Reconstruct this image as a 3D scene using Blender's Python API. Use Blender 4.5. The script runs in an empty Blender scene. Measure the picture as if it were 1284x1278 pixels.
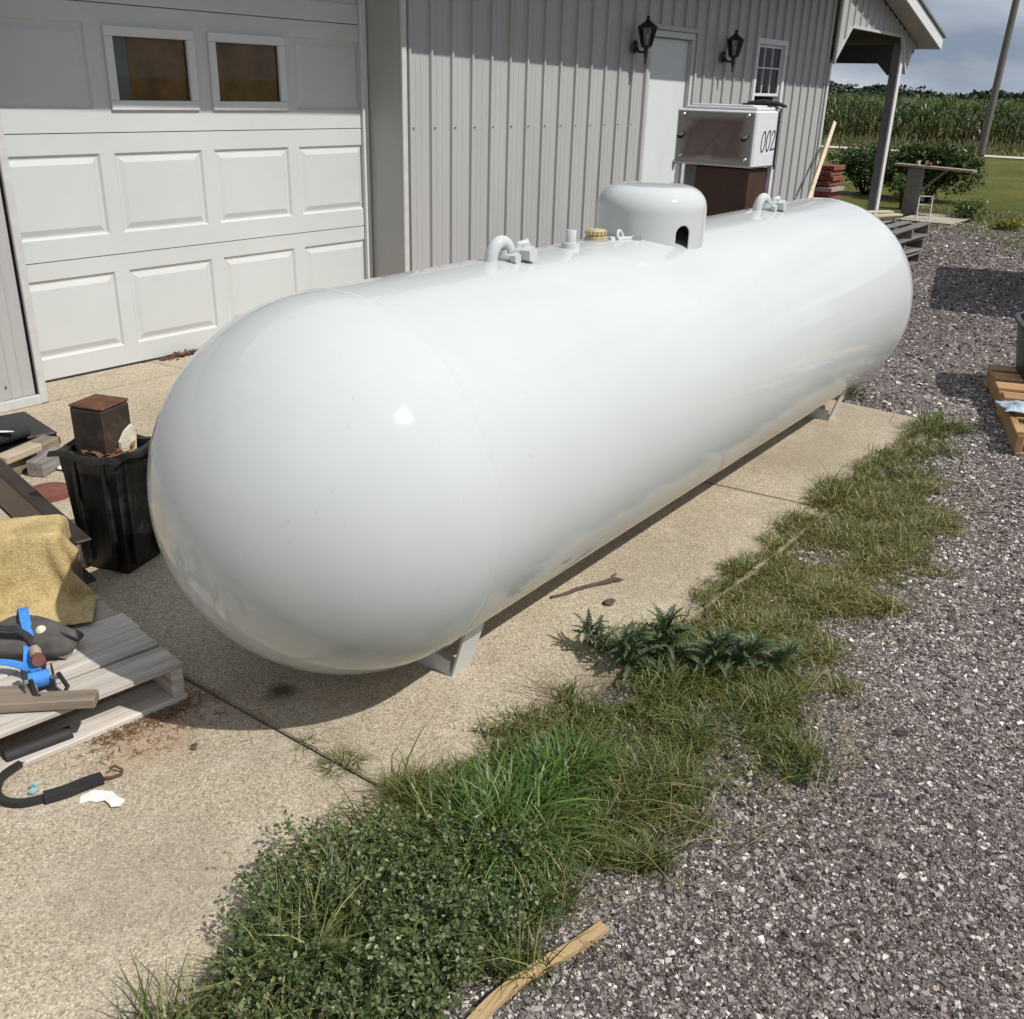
import bpy, bmesh, math, random
import numpy as np
from mathutils import Vector, Matrix, Euler

S = bpy.context.scene
COL = S.collection
R_ = math.radians
random.seed(7)
RNG = np.random.default_rng(11)

# ------------------------------------------------------------------ camera
cam_d = bpy.data.cameras.new('camera')
cam = bpy.data.objects.new('camera', cam_d)
COL.objects.link(cam)
cam_d.sensor_width = 36.0
cam_d.sensor_fit = 'HORIZONTAL'
cam_d.lens = 36.0 * 1231.0 / 1284.0
cam_d.clip_start = 0.05
cam_d.clip_end = 6000
cr = Vector((0.61929336, -0.78471846, 0.02631857))
cdn = Vector((-0.29527972, -0.26382977, -0.91826126))
cf = Vector((0.72752019, 0.56090176, -0.39509948))
cam.matrix_world = Matrix(((cr.x, -cdn.x, -cf.x, 0), (cr.y, -cdn.y, -cf.y, 0), (cr.z, -cdn.z, -cf.z, 1.61), (0, 0, 0, 1)))
S.camera = cam

# ------------------------------------------------------------------ world and sun
SUN_E, SUN_A = 50.0, 7.0
W = bpy.data.worlds.new('World')
S.world = W
W.use_nodes = True
wn, wl = W.node_tree.nodes, W.node_tree.links
wn.clear()
w_out = wn.new('ShaderNodeOutputWorld')
w_bg = wn.new('ShaderNodeBackground')
w_bg.inputs['Strength'].default_value = 0.115
sky = wn.new('ShaderNodeTexSky')
sky.sky_type = 'NISHITA'
sky.sun_disc = False
sky.sun_elevation = R_(SUN_E)
sky.sun_rotation = R_(180.0 - SUN_A)
sky.air_density = 1.0
sky.dust_density = 1.0
w_tc = wn.new('ShaderNodeTexCoord')
w_map = wn.new('ShaderNodeMapping')
w_map.inputs['Scale'].default_value = (1.0, 1.0, 3.2)
w_no = wn.new('ShaderNodeTexNoise')
w_no.inputs['Scale'].default_value = 2.6
w_no.inputs['Detail'].default_value = 9
w_no.inputs['Roughness'].default_value = 0.58
w_rmp = wn.new('ShaderNodeValToRGB')
w_rmp.color_ramp.elements[0].position = 0.22
w_rmp.color_ramp.elements[1].position = 0.42
w_no2 = wn.new('ShaderNodeTexNoise')
w_no2.inputs['Scale'].default_value = 4.5
w_no2.inputs['Detail'].default_value = 8
w_cc = wn.new('ShaderNodeValToRGB')
w_cc.color_ramp.elements[0].position = 0.3
w_cc.color_ramp.elements[0].color = (1.9, 2.35, 3.1, 1)
w_cc.color_ramp.elements[1].position = 0.68
w_cc.color_ramp.elements[1].color = (5.0, 5.25, 5.7, 1)
w_mx = wn.new('ShaderNodeMixRGB')
wl.new(w_tc.outputs['Generated'], w_map.inputs['Vector'])
wl.new(w_map.outputs['Vector'], w_no.inputs['Vector'])
wl.new(w_map.outputs['Vector'], w_no2.inputs['Vector'])
wl.new(w_no.outputs['Fac'], w_rmp.inputs['Fac'])
wl.new(w_no2.outputs['Fac'], w_cc.inputs['Fac'])
wl.new(w_rmp.outputs['Color'], w_mx.inputs['Fac'])
wl.new(sky.outputs['Color'], w_mx.inputs['Color1'])
# cloud decks read greyer toward the horizon and whiter overhead
w_sep = wn.new('ShaderNodeSeparateXYZ')
w_el = wn.new('ShaderNodeMapRange')
w_el.inputs['From Min'].default_value = 0.08
w_el.inputs['From Max'].default_value = 0.7
w_el.inputs['To Min'].default_value = 1.0
w_el.inputs['To Max'].default_value = 1.25
w_sc = wn.new('ShaderNodeVectorMath')
w_sc.operation = 'SCALE'
wl.new(w_tc.outputs['Generated'], w_sep.inputs[0])
wl.new(w_sep.outputs[2], w_el.inputs['Value'])
wl.new(w_cc.outputs['Color'], w_sc.inputs[0])
wl.new(w_el.outputs[0], w_sc.inputs['Scale'])
wl.new(w_sc.outputs[0], w_mx.inputs['Color2'])
wl.new(w_mx.outputs['Color'], w_bg.inputs['Color'])
wl.new(w_bg.outputs['Background'], w_out.inputs['Surface'])

sun_d = bpy.data.lights.new('sun', 'SUN')
sun = bpy.data.objects.new('sun', sun_d)
COL.objects.link(sun)
sun_d.energy = 3.8
sun_d.angle = R_(0.53)
sun_d.color = (1.0, 0.965, 0.915)
e, a = R_(SUN_E), R_(SUN_A)
sdir = Vector((math.cos(e) * math.sin(a), -math.cos(e) * math.cos(a), math.sin(e)))
sun.rotation_euler = (-sdir).to_track_quat('-Z', 'Y').to_euler()
sun.location = sdir * 40

S.view_settings.view_transform = 'Standard'
S.view_settings.look = 'None'
S.view_settings.exposure = 0.18
S.view_settings.gamma = 1.0
S.view_settings.use_curve_mapping = False
S.render.engine = 'CYCLES'

# ------------------------------------------------------------------ helpers: objects
def tag(o, label=None, cat=None, group=None, kind=None):
    if label: o['label'] = label
    if cat: o['category'] = cat
    if group: o['group'] = group
    if kind: o['kind'] = kind
    return o

def empty(name, loc=(0, 0, 0), rz=0.0, label=None, cat=None, group=None):
    o = bpy.data.objects.new(name, None)
    COL.objects.link(o)
    o.empty_display_size = 0.1
    o.location = loc
    o.rotation_euler = (0, 0, rz)
    return tag(o, label, cat, group)

def link(name, me, mat=None, parent=None, loc=(0, 0, 0), rot=(0, 0, 0)):
    o = bpy.data.objects.new(name, me)
    COL.objects.link(o)
    if mat is not None and not me.materials:
        me.materials.append(mat)
    o.location = loc
    o.rotation_euler = rot
    if parent is not None:
        o.parent = parent
    return o

def bm_mesh(bm, name, smooth=False, angle=None):
    me = bpy.data.meshes.new(name)
    bm.normal_update()
    bm.to_mesh(me)
    bm.free()
    for p in me.polygons: p.use_smooth = bool(smooth)
    if smooth:
        if angle:
            bm2 = bmesh.new(); bm2.from_mesh(me)
            for ed in bm2.edges:
                if len(ed.link_faces) == 2 and ed.calc_face_angle(0) > R_(angle): ed.smooth = False
            bm2.to_mesh(me); bm2.free()
    return me

def box_bm(bm, c, s, bevel=0.0, rot=None):
    r = bmesh.ops.create_cube(bm, size=1.0)
    vs = r['verts']
    bmesh.ops.scale(bm, vec=s, verts=vs)
    if bevel > 0:
        es = list({ed for v in vs for ed in v.link_edges})
        rr = bmesh.ops.bevel(bm, geom=es, offset=bevel, segments=1, affect='EDGES', profile=0.5)
        vs = list({v for f in rr['faces'] for v in f.verts} | {v for v in vs if v.is_valid})
    if rot is not None:
        bmesh.ops.rotate(bm, cent=(0, 0, 0), matrix=rot, verts=vs)
    bmesh.ops.translate(bm, vec=c, verts=vs)
    return vs

_boxes = {}
def box(name, c, s, mat, parent=None, bevel=0.003, rot=(0, 0, 0)):
    key = (tuple(round(v, 4) for v in s), mat.name, bevel)
    me = _boxes.get(key)
    if me is None:
        bm = bmesh.new()
        box_bm(bm, (0, 0, 0), s, min(bevel, min(s) * 0.3))
        me = bm_mesh(bm, name)
        me.materials.append(mat)
        _boxes[key] = me
    return link(name, me, None, parent, c, rot)

def b2(name, lo, hi, mat, parent=None, bevel=0.003):
    c = [(p + q) / 2 for p, q in zip(lo, hi)]
    s = [abs(q - p) for p, q in zip(lo, hi)]
    return box(name, c, s, mat, parent, bevel)

def tube_bm(bm, pts, rad, n=10, caps=True, flat=1.0, up=None):
    pts = [Vector(p) for p in pts]
    if not hasattr(rad, '__len__'): rad = [rad] * len(pts)
    rings = []
    prev = None
    for i, p in enumerate(pts):
        t = (pts[min(i + 1, len(pts) - 1)] - pts[max(i - 1, 0)]).normalized()
        if prev is None:
            ref = Vector(up) if up else (Vector((0, 0, 1)) if abs(t.z) < 0.9 else Vector((1, 0, 0)))
            u = (ref - t * ref.dot(t)).normalized()
        else:
            u = (prev - t * prev.dot(t)).normalized()
        prev = u
        v = t.cross(u)
        ring = []
        for k in range(n):
            an = 2 * math.pi * k / n
            ring.append(bm.verts.new(p + u * math.cos(an) * rad[i] * flat + v * math.sin(an) * rad[i]))
        rings.append(ring)
    for r0, r1 in zip(rings, rings[1:]):
        for k in range(n):
            bm.faces.new((r0[k], r0[(k + 1) % n], r1[(k + 1) % n], r1[k]))
    if caps:
        bm.faces.new(list(reversed(rings[0])))
        bm.faces.new(rings[-1])

def tube(name, pts, rad, mat, parent=None, n=10, flat=1.0, up=None, loc=(0, 0, 0)):
    bm = bmesh.new()
    tube_bm(bm, pts, rad, n, True, flat, up)
    return link(name, bm_mesh(bm, name, True, 40), mat, parent, loc)

def lathe_bm(bm, prof, n=32, axis='Z'):
    rings = []
    for r, z in prof:
        if r < 1e-6:
            rings.append([bm.verts.new((0, 0, z))])
        else:
            rings.append([bm.verts.new((r * math.cos(2 * math.pi * k / n), r * math.sin(2 * math.pi * k / n), z)) for k in range(n)])
    for a0, a1 in zip(rings, rings[1:]):
        for k in range(n):
            k2 = (k + 1) % n
            if len(a0) == 1 and len(a1) == 1: continue
            if len(a0) == 1: bm.faces.new((a0[0], a1[k2], a1[k]))
            elif len(a1) == 1: bm.faces.new((a0[k], a0[k2], a1[0]))
            else: bm.faces.new((a0[k], a0[k2], a1[k2], a1[k]))

def lathe(name, prof, mat, parent=None, n=32, loc=(0, 0, 0), rot=(0, 0, 0), angle=40):
    bm = bmesh.new()
    lathe_bm(bm, prof, n)
    bmesh.ops.recalc_face_normals(bm, faces=bm.faces)
    return link(name, bm_mesh(bm, name, True, angle), mat, parent, loc, rot)

def prism(name, poly, y0, y1, mat, parent=None, axis='Y', loc=(0, 0, 0), rot=(0, 0, 0), smooth=False):
    """poly in the (x,z) plane extruded along y (axis Y), or (y,z) along x (axis X), or (x,y) along z (axis Z)"""
    bm = bmesh.new()
    def P(p, t):
        if axis == 'Y': return (p[0], t, p[1])
        if axis == 'X': return (t, p[0], p[1])
        return (p[0], p[1], t)
    a0 = [bm.verts.new(P(p, y0)) for p in poly]
    a1 = [bm.verts.new(P(p, y1)) for p in poly]
    n = len(poly)
    bm.faces.new(a0); bm.faces.new(list(reversed(a1)))
    for k in range(n):
        bm.faces.new((a0[k], a1[k], a1[(k + 1) % n], a0[(k + 1) % n]))
    bmesh.ops.recalc_face_normals(bm, faces=bm.faces)
    return link(name, bm_mesh(bm, name, smooth), mat, parent, loc, rot)

def np_mesh(name, V, F, C=None, smooth=False):
    """V (n,3), F (m,k) uniform polygons, C (n,3) point colours in attribute 'Col'"""
    V = np.asarray(V, np.float32); F = np.asarray(F, np.int32)
    me = bpy.data.meshes.new(name)
    m, k = F.shape
    me.vertices.add(len(V)); me.vertices.foreach_set('co', V.ravel())
    me.loops.add(m * k); me.loops.foreach_set('vertex_index', F.ravel())
    me.polygons.add(m)
    me.polygons.foreach_set('loop_start', np.arange(0, m * k, k, dtype=np.int32))
    me.polygons.foreach_set('loop_total', np.full(m, k, np.int32))
    me.polygons.foreach_set('use_smooth', np.full(m, bool(smooth)))
    if C is not None:
        at = me.attributes.new('Col', 'FLOAT_COLOR', 'POINT')
        cc = np.ones((len(V), 4), np.float32); cc[:, :3] = C
        at.data.foreach_set('color', cc.ravel())
    me.update(calc_edges=True)
    return me

# ------------------------------------------------------------------ helpers: materials
class Mat:
    def __init__(self, name, col=(0.5, 0.5, 0.5), rough=0.6, metal=0.0, spec=None):
        self.m = bpy.data.materials.new(name); self.m.use_nodes = True
        self.n = self.m.node_tree.nodes; self.l = self.m.node_tree.links
        self.b = self.n['Principled BSDF']
        self.b.inputs['Base Color'].default_value = (*col, 1)
        self.b.inputs['Roughness'].default_value = rough
        self.b.inputs['Metallic'].default_value = metal
        if spec is not None: self.b.inputs['Specular IOR Level'].default_value = spec
        self.coord = None
    def tc(self, kind='Object', scale=(1, 1, 1), rand=False):
        t = self.n.new('ShaderNodeTexCoord'); mp = self.n.new('ShaderNodeMapping')
        mp.inputs['Scale'].default_value = scale
        self.l.new(t.outputs[kind], mp.inputs['Vector'])
        if rand:
            oi = self.n.new('ShaderNodeObjectInfo'); mu = self.n.new('ShaderNodeMath'); mu.operation = 'MULTIPLY'
            mu.inputs[1].default_value = 57.0
            self.l.new(oi.outputs['Random'], mu.inputs[0])
            cb = self.n.new('ShaderNodeCombineXYZ')
            for i in range(3): self.l.new(mu.outputs[0], cb.inputs[i])
            self.l.new(cb.outputs[0], mp.inputs['Location'])
        return mp.outputs['Vector']
    def noise(self, vec, scale, detail=4, rough=0.55, out='Fac'):
        t = self.n.new('ShaderNodeTexNoise')
        t.inputs['Scale'].default_value = scale; t.inputs['Detail'].default_value = detail; t.inputs['Roughness'].default_value = rough
        self.l.new(vec, t.inputs['Vector'])
        return t.outputs[out]
    def voro(self, vec, scale, feature='F1', out='Distance', rnd=1.0):
        t = self.n.new('ShaderNodeTexVoronoi'); t.feature = feature
        t.inputs['Scale'].default_value = scale; t.inputs['Randomness'].default_value = rnd
        self.l.new(vec, t.inputs['Vector'])
        return t.outputs[out]
    def ramp(self, fac, stops, interp='LINEAR'):
        r = self.n.new('ShaderNodeValToRGB'); r.color_ramp.interpolation = interp
        el = r.color_ramp.elements
        while len(el) < len(stops): el.new(0.5)
        for i, (p, c) in enumerate(stops):
            el[i].position = p
            el[i].color = (*c, 1) if hasattr(c, '__len__') else (c, c, c, 1)
        self.l.new(fac, r.inputs['Fac'])
        return r.outputs['Color']
    def mix(self, fac, c1, c2, mode='MIX'):
        m = self.n.new('ShaderNodeMixRGB'); m.blend_type = mode
        for i, v in ((0, fac), (1, c1), (2, c2)):
            if hasattr(v, 'is_linked'): self.l.new(v, m.inputs[i])
            elif i == 0: m.inputs[0].default_value = v
            else: m.inputs[i].default_value = (*v, 1) if hasattr(v, '__len__') else (v, v, v, 1)
        return m.outputs[0]
    def math(self, op, a, b=0.0):
        m = self.n.new('ShaderNodeMath'); m.operation = op
        for i, v in ((0, a), (1, b)):
            if hasattr(v, 'is_linked'): self.l.new(v, m.inputs[i])
            else: m.inputs[i].default_value = v
        return m.outputs[0]
    def sep(self, vec, i):
        s = self.n.new('ShaderNodeSeparateXYZ'); self.l.new(vec, s.inputs[0]); return s.outputs[i]
    def color(self, c): self.l.new(c, self.b.inputs['Base Color']); return self
    def rough(self, c): self.l.new(c, self.b.inputs['Roughness']); return self
    def bump(self, h, strength=0.3, dist=0.01):
        bn = self.n.new('ShaderNodeBump')
        bn.inputs['Strength'].default_value = strength; bn.inputs['Distance'].default_value = dist
        self.l.new(h, bn.inputs['Height'])
        self.l.new(bn.outputs['Normal'], self.b.inputs['Normal']); return self
    def attr(self, name='Col'):
        t = self.n.new('ShaderNodeAttribute'); t.attribute_name = name; return t.outputs['Color']
    def rand(self):
        return self.n.new('ShaderNodeObjectInfo').outputs['Random']

M = {}
def plain(key, col, rough=0.6, metal=0.0, var=0.12, scale=14.0, bump=0.05, bscale=60.0):
    """a paint or metal with slight blotches and a fine relief"""
    x = Mat(key, col, rough, metal)
    v = x.tc('Object', rand=True)
    n = x.noise(v, scale, 5, 0.6)
    lo = tuple(c * (1 - var) for c in col); hi = tuple(min(1, c * (1 + var)) for c in col)
    x.color(x.ramp(n, [(0.3, lo), (0.7, hi)]))
    x.rough(x.ramp(n, [(0.3, min(1, rough * 0.85)), (0.7, min(1, rough * 1.15))]))
    if bump: x.bump(x.noise(v, bscale, 3), bump, 0.01)
    M[key] = x.m
    return x.m

def wood(key, cols, rough=0.75, grain=1.0, bump=0.35):
    """boards: grain runs along the local X axis"""
    x = Mat(key, cols[0], rough)
    v = x.tc('Object', (2.2, 34 * grain, 34 * grain), rand=True)
    n = x.noise(v, 1.4, 7, 0.65)
    v2 = x.tc('Object', (1.5, 6, 6), rand=True)
    n2 = x.noise(v2, 2.0, 4)
    c = x.ramp(n, [(0.25, cols[0]), (0.5, cols[1]), (0.78, cols[2])])
    c = x.mix(x.ramp(n2, [(0.35, 0.0), (0.75, 0.45)]), c, tuple(q * 0.55 for q in cols[1]))
    tint = x.ramp(x.rand(), [(0.0, 0.72), (1.0, 1.15)])
    c = x.mix(1.0, c, tint, 'MULTIPLY')
    x.color(c).bump(n, bump, 0.004)
    M[key] = x.m
    return x.m

def foliage(key, trans=0.35, rough=0.55, tint=(1, 1, 1)):
    x = Mat(key, (0.1, 0.15, 0.04), rough)
    c = x.attr()
    if tint != (1, 1, 1): c = x.mix(1.0, c, tint, 'MULTIPLY')
    x.color(c)
    x.b.inputs['Specular IOR Level'].default_value = 0.5
    tr = x.n.new('ShaderNodeBsdfTranslucent')
    x.l.new(x.mix(1.0, c, (1.15, 1.3, 0.7), 'MULTIPLY'), tr.inputs['Color'])
    ms = x.n.new('ShaderNodeMixShader'); ms.inputs[0].default_value = trans
    x.l.new(x.b.outputs[0], ms.inputs[1]); x.l.new(tr.outputs[0], ms.inputs[2])
    x.l.new(ms.outputs[0], x.n['Material Output'].inputs['Surface'])
    M[key] = x.m
    return x.m

# concrete with exposed aggregate
x = Mat('concrete', (0.4, 0.33, 0.24), 0.85, spec=0.12)
v = x.tc('Object')
big = x.noise(v, 0.9, 5, 0.6)
mid = x.noise(v, 7.0, 5, 0.65)
ag = x.voro(v, 230.0, out='Color')
agf = x.sep(ag, 0)
c = x.ramp(big, [(0.3, (0.315, 0.262, 0.192)), (0.5, (0.395, 0.330, 0.240)), (0.72, (0.45, 0.385, 0.285))])
c = x.mix(x.ramp(mid, [(0.35, 0.0), (0.75, 0.35)]), c, (0.50, 0.435, 0.33))
spk = x.ramp(agf, [(0.0, 0.5), (0.12, 0.7), (0.4, 0.93), (0.7, 1.07), (0.88, 1.25), (1.0, 1.5)])
c = x.mix(1.0, c, spk, 'MULTIPLY')
fine = x.noise(v, 330.0, 2, 0.7)
c = x.mix(0.6, c, x.ramp(fine, [(0.32, 0.66), (0.68, 1.33)]), 'MULTIPLY')
st = x.noise(v, 2.3, 6, 0.7)
c = x.mix(x.ramp(st, [(0.56, 0.0), (0.72, 0.5)]), c, (0.20, 0.165, 0.12))
pal_ = x.noise(v, 3.1, 7, 0.72)
c = x.mix(x.ramp(pal_, [(0.52, 0.0), (0.75, 0.45)]), c, (0.55, 0.49, 0.40))
crk = x.voro(x.tc('Object', (0.55, 0.55, 0.55)), 1.0, 'DISTANCE_TO_EDGE')
pit = x.noise(v, 38.0, 2, 0.5)
c = x.mix(x.ramp(pit, [(0.69, 0.0), (0.73, 0.55)]), c, (0.15, 0.12, 0.09))
ob = x.tc('Object'); ox_, oy_2 = x.sep(ob, 0), x.sep(ob, 1)
wob = x.noise(ob, 9.0, 5, 0.65)
def stain(px, py, rad, col, amt, sy=1.0):
    global c
    ddx = x.math('SUBTRACT', ox_, px); ddy = x.math('MULTIPLY', x.math('SUBTRACT', oy_2, py), sy)
    d2 = x.math('SQRT', x.math('ADD', x.math('MULTIPLY', ddx, ddx), x.math('MULTIPLY', ddy, ddy)))
    d2 = x.math('ADD', x.math('DIVIDE', d2, rad), x.math('MULTIPLY', x.math('SUBTRACT', wob, 0.5), 1.6))
    c = x.mix(x.ramp(d2, [(0.35, amt), (0.95, 0.0)]), c, col)
stain(1.485, 1.965, 0.055, (0.05, 0.042, 0.034), 0.85)
stain(1.10, 2.02, 0.20, (0.30, 0.17, 0.09), 0.40, 1.6)
stain(0.82, 1.62, 0.30, (0.24, 0.20, 0.15), 0.35)
stain(2.75, 1.52, 0.32, (0.25, 0.205, 0.15), 0.30, 1.4)
stain(4.55, 1.62, 0.55, (0.26, 0.21, 0.155), 0.45, 2.0)
stain(1.35, 4.2, 0.8, (0.25, 0.21, 0.16), 0.30)
# dirt washed along the two cross joints and the yard edge
jd = x.math('ABSOLUTE', x.math('ADD', x.math('SUBTRACT', ox_, 1.416), x.math('MULTIPLY', oy_2, 0.03)))
jd = x.math('ADD', jd, x.math('MULTIPLY', wob, 0.05))
c = x.mix(x.ramp(jd, [(0.022, 0.6), (0.05, 0.0)]), c, (0.17, 0.14, 0.10))
jd = x.math('ABSOLUTE', x.math('ADD', x.math('SUBTRACT', ox_, 4.043), x.math('MULTIPLY', oy_2, 0.14)))
jd = x.math('ADD', jd, x.math('MULTIPLY', wob, 0.05))
c = x.mix(x.ramp(jd, [(0.022, 0.5), (0.05, 0.0)]), c, (0.17, 0.14, 0.10))
ye = x.math('ADD', x.math('SUBTRACT', oy_2, 1.26), x.math('MULTIPLY', x.math('SUBTRACT', wob, 0.5), 0.35))
c = x.mix(x.ramp(ye, [(0.0, 0.65), (0.13, 0.0)]), c, (0.20, 0.165, 0.12))
x.color(c)
h = x.mix(0.5, x.voro(v, 230.0), fine)
x.bump(h, 0.35, 0.004)
M['concrete'] = x.m
plain('joint', (0.06, 0.05, 0.04), 0.95, 0, 0.4, 40)

# gravel sheet
def gravel_mat(key, dark=1.0):
    x = Mat(key, (0.2, 0.18, 0.17), 0.9, spec=0.12)
    v = x.tc('Object')
    vc = x.voro(v, 140.0, out='Color'); f = x.sep(vc, 0)
    vc2 = x.voro(v, 230.0, out='Color'); f2 = x.sep(vc2, 1)
    st = [(0.0, (0.035, 0.031, 0.029)), (0.3, (0.108, 0.097, 0.09)), (0.6, (0.185, 0.168, 0.157)), (0.8, (0.30, 0.277, 0.26)), (0.95, (0.50, 0.47, 0.44))]
    c = x.mix(0.45, x.ramp(f, st), x.ramp(f2, st))
    big = x.noise(v, 0.55, 5, 0.6)
    c = x.mix(1.0, c, x.ramp(big, [(0.3, (0.74, 0.67, 0.66)), (0.7, (1.22, 1.18, 1.15))]), 'MULTIPLY')
    x.color(c)
    x.bump(x.math('ADD', x.voro(v, 140.0), x.voro(v, 230.0)), 0.9, 0.008)
    M[key] = x.m
gravel_mat('gravel')
x = Mat('stones', (0.2, 0.18, 0.17), 0.85, spec=0.25)
x.color(x.mix(0.5, x.attr(), x.ramp(x.noise(x.tc('Object'), 400, 2), [(0.3, 0.6), (0.7, 1.4)]), 'MULTIPLY'))
M['stones'] = x.m
# lawn, field, soil
x = Mat('lawn', (0.08, 0.11, 0.03), 0.9, spec=0.12)
v = x.tc('Object')
n = x.noise(v, 0.6, 6, 0.65); n2 = x.noise(v, 22.0, 4, 0.7)
c = x.ramp(n, [(0.3, (0.060, 0.080, 0.016)), (0.55, (0.105, 0.110, 0.026)), (0.75, (0.17, 0.145, 0.05))])
c = x.mix(1.0, c, x.ramp(n2, [(0.3, 0.45), (0.7, 1.5)]), 'MULTIPLY')
n3 = x.noise(v, 4.0, 5, 0.7)
c = x.mix(0.8, c, x.ramp(n3, [(0.3, (0.7, 0.75, 0.7)), (0.7, (1.35, 1.2, 1.1))]), 'MULTIPLY')
x.color(c).bump(n2, 0.8, 0.05)
M['lawn'] = x.m
x = Mat('verge', (0.12, 0.12, 0.05), 0.95, spec=0.12)
v = x.tc('Object'); n = x.noise(v, 5.0, 6, 0.7)
x.color(x.ramp(n, [(0.3, (0.055, 0.075, 0.02)), (0.55, (0.11, 0.105, 0.04)), (0.75, (0.20, 0.165, 0.085))])).bump(n, 0.8, 0.08)
M['verge'] = x.m
plain('road', (0.46, 0.42, 0.36), 0.9, 0, 0.15, 3)
plain('pad', (0.34, 0.30, 0.24), 0.9, 0, 0.2, 4)
plain('soil', (0.10, 0.085, 0.06), 0.95, 0, 0.4, 12, 0.6, 40)

# white tank paint
x = Mat('tank_paint', (0.62, 0.64, 0.64), 0.28)
v = x.tc('Object')
n = x.noise(v, 1.7, 5, 0.6)
vs = x.tc('Object', (1.6, 2.2, 24)); ns = x.noise(vs, 1.0, 5, 0.6)
c = x.ramp(n, [(0.3, (0.48, 0.50, 0.488)), (0.7, (0.515, 0.535, 0.52))])
c = x.mix(x.ramp(ns, [(0.5, 0.0), (0.8, 0.22)]), c, (0.47, 0.48, 0.47))
sp = x.noise(v, 45.0, 2, 0.5)
c = x.mix(x.ramp(sp, [(0.72, 0.0), (0.76, 0.4)]), c, (0.40, 0.38, 0.35))
sc2 = x.noise(x.tc('Object', (9, 9, 60)), 1.0, 6, 0.7)
c = x.mix(x.ramp(sc2, [(0.64, 0.0), (0.72, 0.25)]), c, (0.66, 0.67, 0.66))
x.color(c)
x.rough(x.ramp(ns, [(0.3, 0.06), (0.8, 0.13)]))
x.b.inputs['Specular IOR Level'].default_value = 0.3
x.bump(x.math('ADD', x.noise(v, 4.0, 2), x.math('MULTIPLY', x.noise(v, 200.0, 2), 0.02)), 0.035, 0.02)
M['tank_paint'] = x.m
# siding
x = Mat('siding', (0.47, 0.45, 0.425), 0.42)
v = x.tc('Object', (1, 1, 0.25)); n = x.noise(v, 3.0, 6, 0.65)
c = x.ramp(n, [(0.3, (0.355, 0.352, 0.345)), (0.7, (0.405, 0.40, 0.39))])
v2 = x.tc('Object', (30, 30, 0.8)); n2 = x.noise(v2, 1.0, 5)
c = x.mix(x.ramp(n2, [(0.55, 0.0), (0.85, 0.3)]), c, (0.30, 0.297, 0.29))
x.color(c).bump(n, 0.04, 0.03)
M['siding'] = x.m
plain('trim', (0.48, 0.475, 0.46), 0.45, 0, 0.08)
plain('trim_white', (0.60, 0.61, 0.61), 0.45, 0, 0.05)
plain('soffit', (0.36, 0.345, 0.33), 0.6, 0, 0.08)
plain('roof_metal', (0.20, 0.20, 0.20), 0.45, 0, 0.1)
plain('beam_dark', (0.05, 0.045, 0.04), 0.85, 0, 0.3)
plain('brown_curtain', (0.48, 0.23, 0.08), 0.8, 0, 0.35, 6)
plain('room_dark', (0.015, 0.015, 0.016), 0.8)
plain('blind', (0.62, 0.65, 0.72), 0.7, 0, 0.05)
# garage door: embossed white steel
x = Mat('door_white', (0.78, 0.79, 0.785), 0.45)
v = x.tc('Object', (1.2, 1, 22)); n = x.noise(v, 3.5, 6, 0.65)
v1 = x.tc('Object'); n1 = x.noise(v1, 1.3, 5, 0.65)
c = x.ramp(n1, [(0.3, (0.50, 0.515, 0.51)), (0.7, (0.545, 0.56, 0.555))])
x.color(c).bump(n, 0.10, 0.006)
M['door_white'] = x.m
plain('door_plain', (0.58, 0.60, 0.59), 0.42, 0, 0.03, 3, 0.03)
x = Mat('glass', (0.02, 0.02, 0.022), 0.03)
g = x.n.new('ShaderNodeBsdfGlossy'); g.inputs['Roughness'].default_value = 0.02
t = x.n.new('ShaderNodeBsdfTransparent'); t.inputs['Color'].default_value = (0.75, 0.78, 0.78, 1)
fr = x.n.new('ShaderNodeFresnel'); fr.inputs['IOR'].default_value = 1.28
ms = x.n.new('ShaderNodeMixShader')
x.l.new(fr.outputs[0], ms.inputs[0]); x.l.new(t.outputs[0], ms.inputs[1]); x.l.new(g.outputs[0], ms.inputs[2])
x.l.new(ms.outputs[0], x.n['Material Output'].inputs['Surface'])
M['glass'] = x.m
plain('black_iron', (0.014, 0.013, 0.013), 0.45, 0, 0.3)
plain('black_plastic', (0.006, 0.006, 0.0065), 0.38, 0, 0.4, 9, 0.1)
x = Mat('bin_plastic', (0.008, 0.008, 0.008), 0.45)
v = x.tc('Object'); n = x.noise(v, 7.0, 7, 0.7); n2 = x.noise(x.tc('Object', (22, 22, 3)), 1.5, 6, 0.7)
c = x.ramp(n, [(0.45, (0.006, 0.006, 0.006)), (0.66, (0.03, 0.026, 0.022)), (0.78, (0.11, 0.09, 0.065))])
c = x.mix(x.ramp(n2, [(0.62, 0.0), (0.70, 0.5)]), c, (0.10, 0.09, 0.08))
x.color(c); x.rough(x.ramp(n, [(0.4, 0.35), (0.7, 0.8)])); x.bump(n2, 0.15, 0.01)
M['bin_plastic'] = x.m
plain('black_rubber', (0.018, 0.018, 0.018), 0.7, 0, 0.3)
plain('black_fabric', (0.02, 0.02, 0.024), 0.9, 0, 0.4, 40)
plain('grey_fabric', (0.085, 0.078, 0.07), 0.95, 0, 0.25, 30, 0.3, 300)
plain('strap_blue', (0.05, 0.23, 0.62), 0.7, 0, 0.2, 40, 0.3, 300)
plain('steel', (0.55, 0.54, 0.52), 0.35, 0.9, 0.15)
plain('brass', (0.44, 0.36, 0.20), 0.6, 0.15, 0.2, 60)
plain('brown_steel', (0.03, 0.02, 0.016), 0.6, 0.0, 0.35, 10, 0.15)
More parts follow.
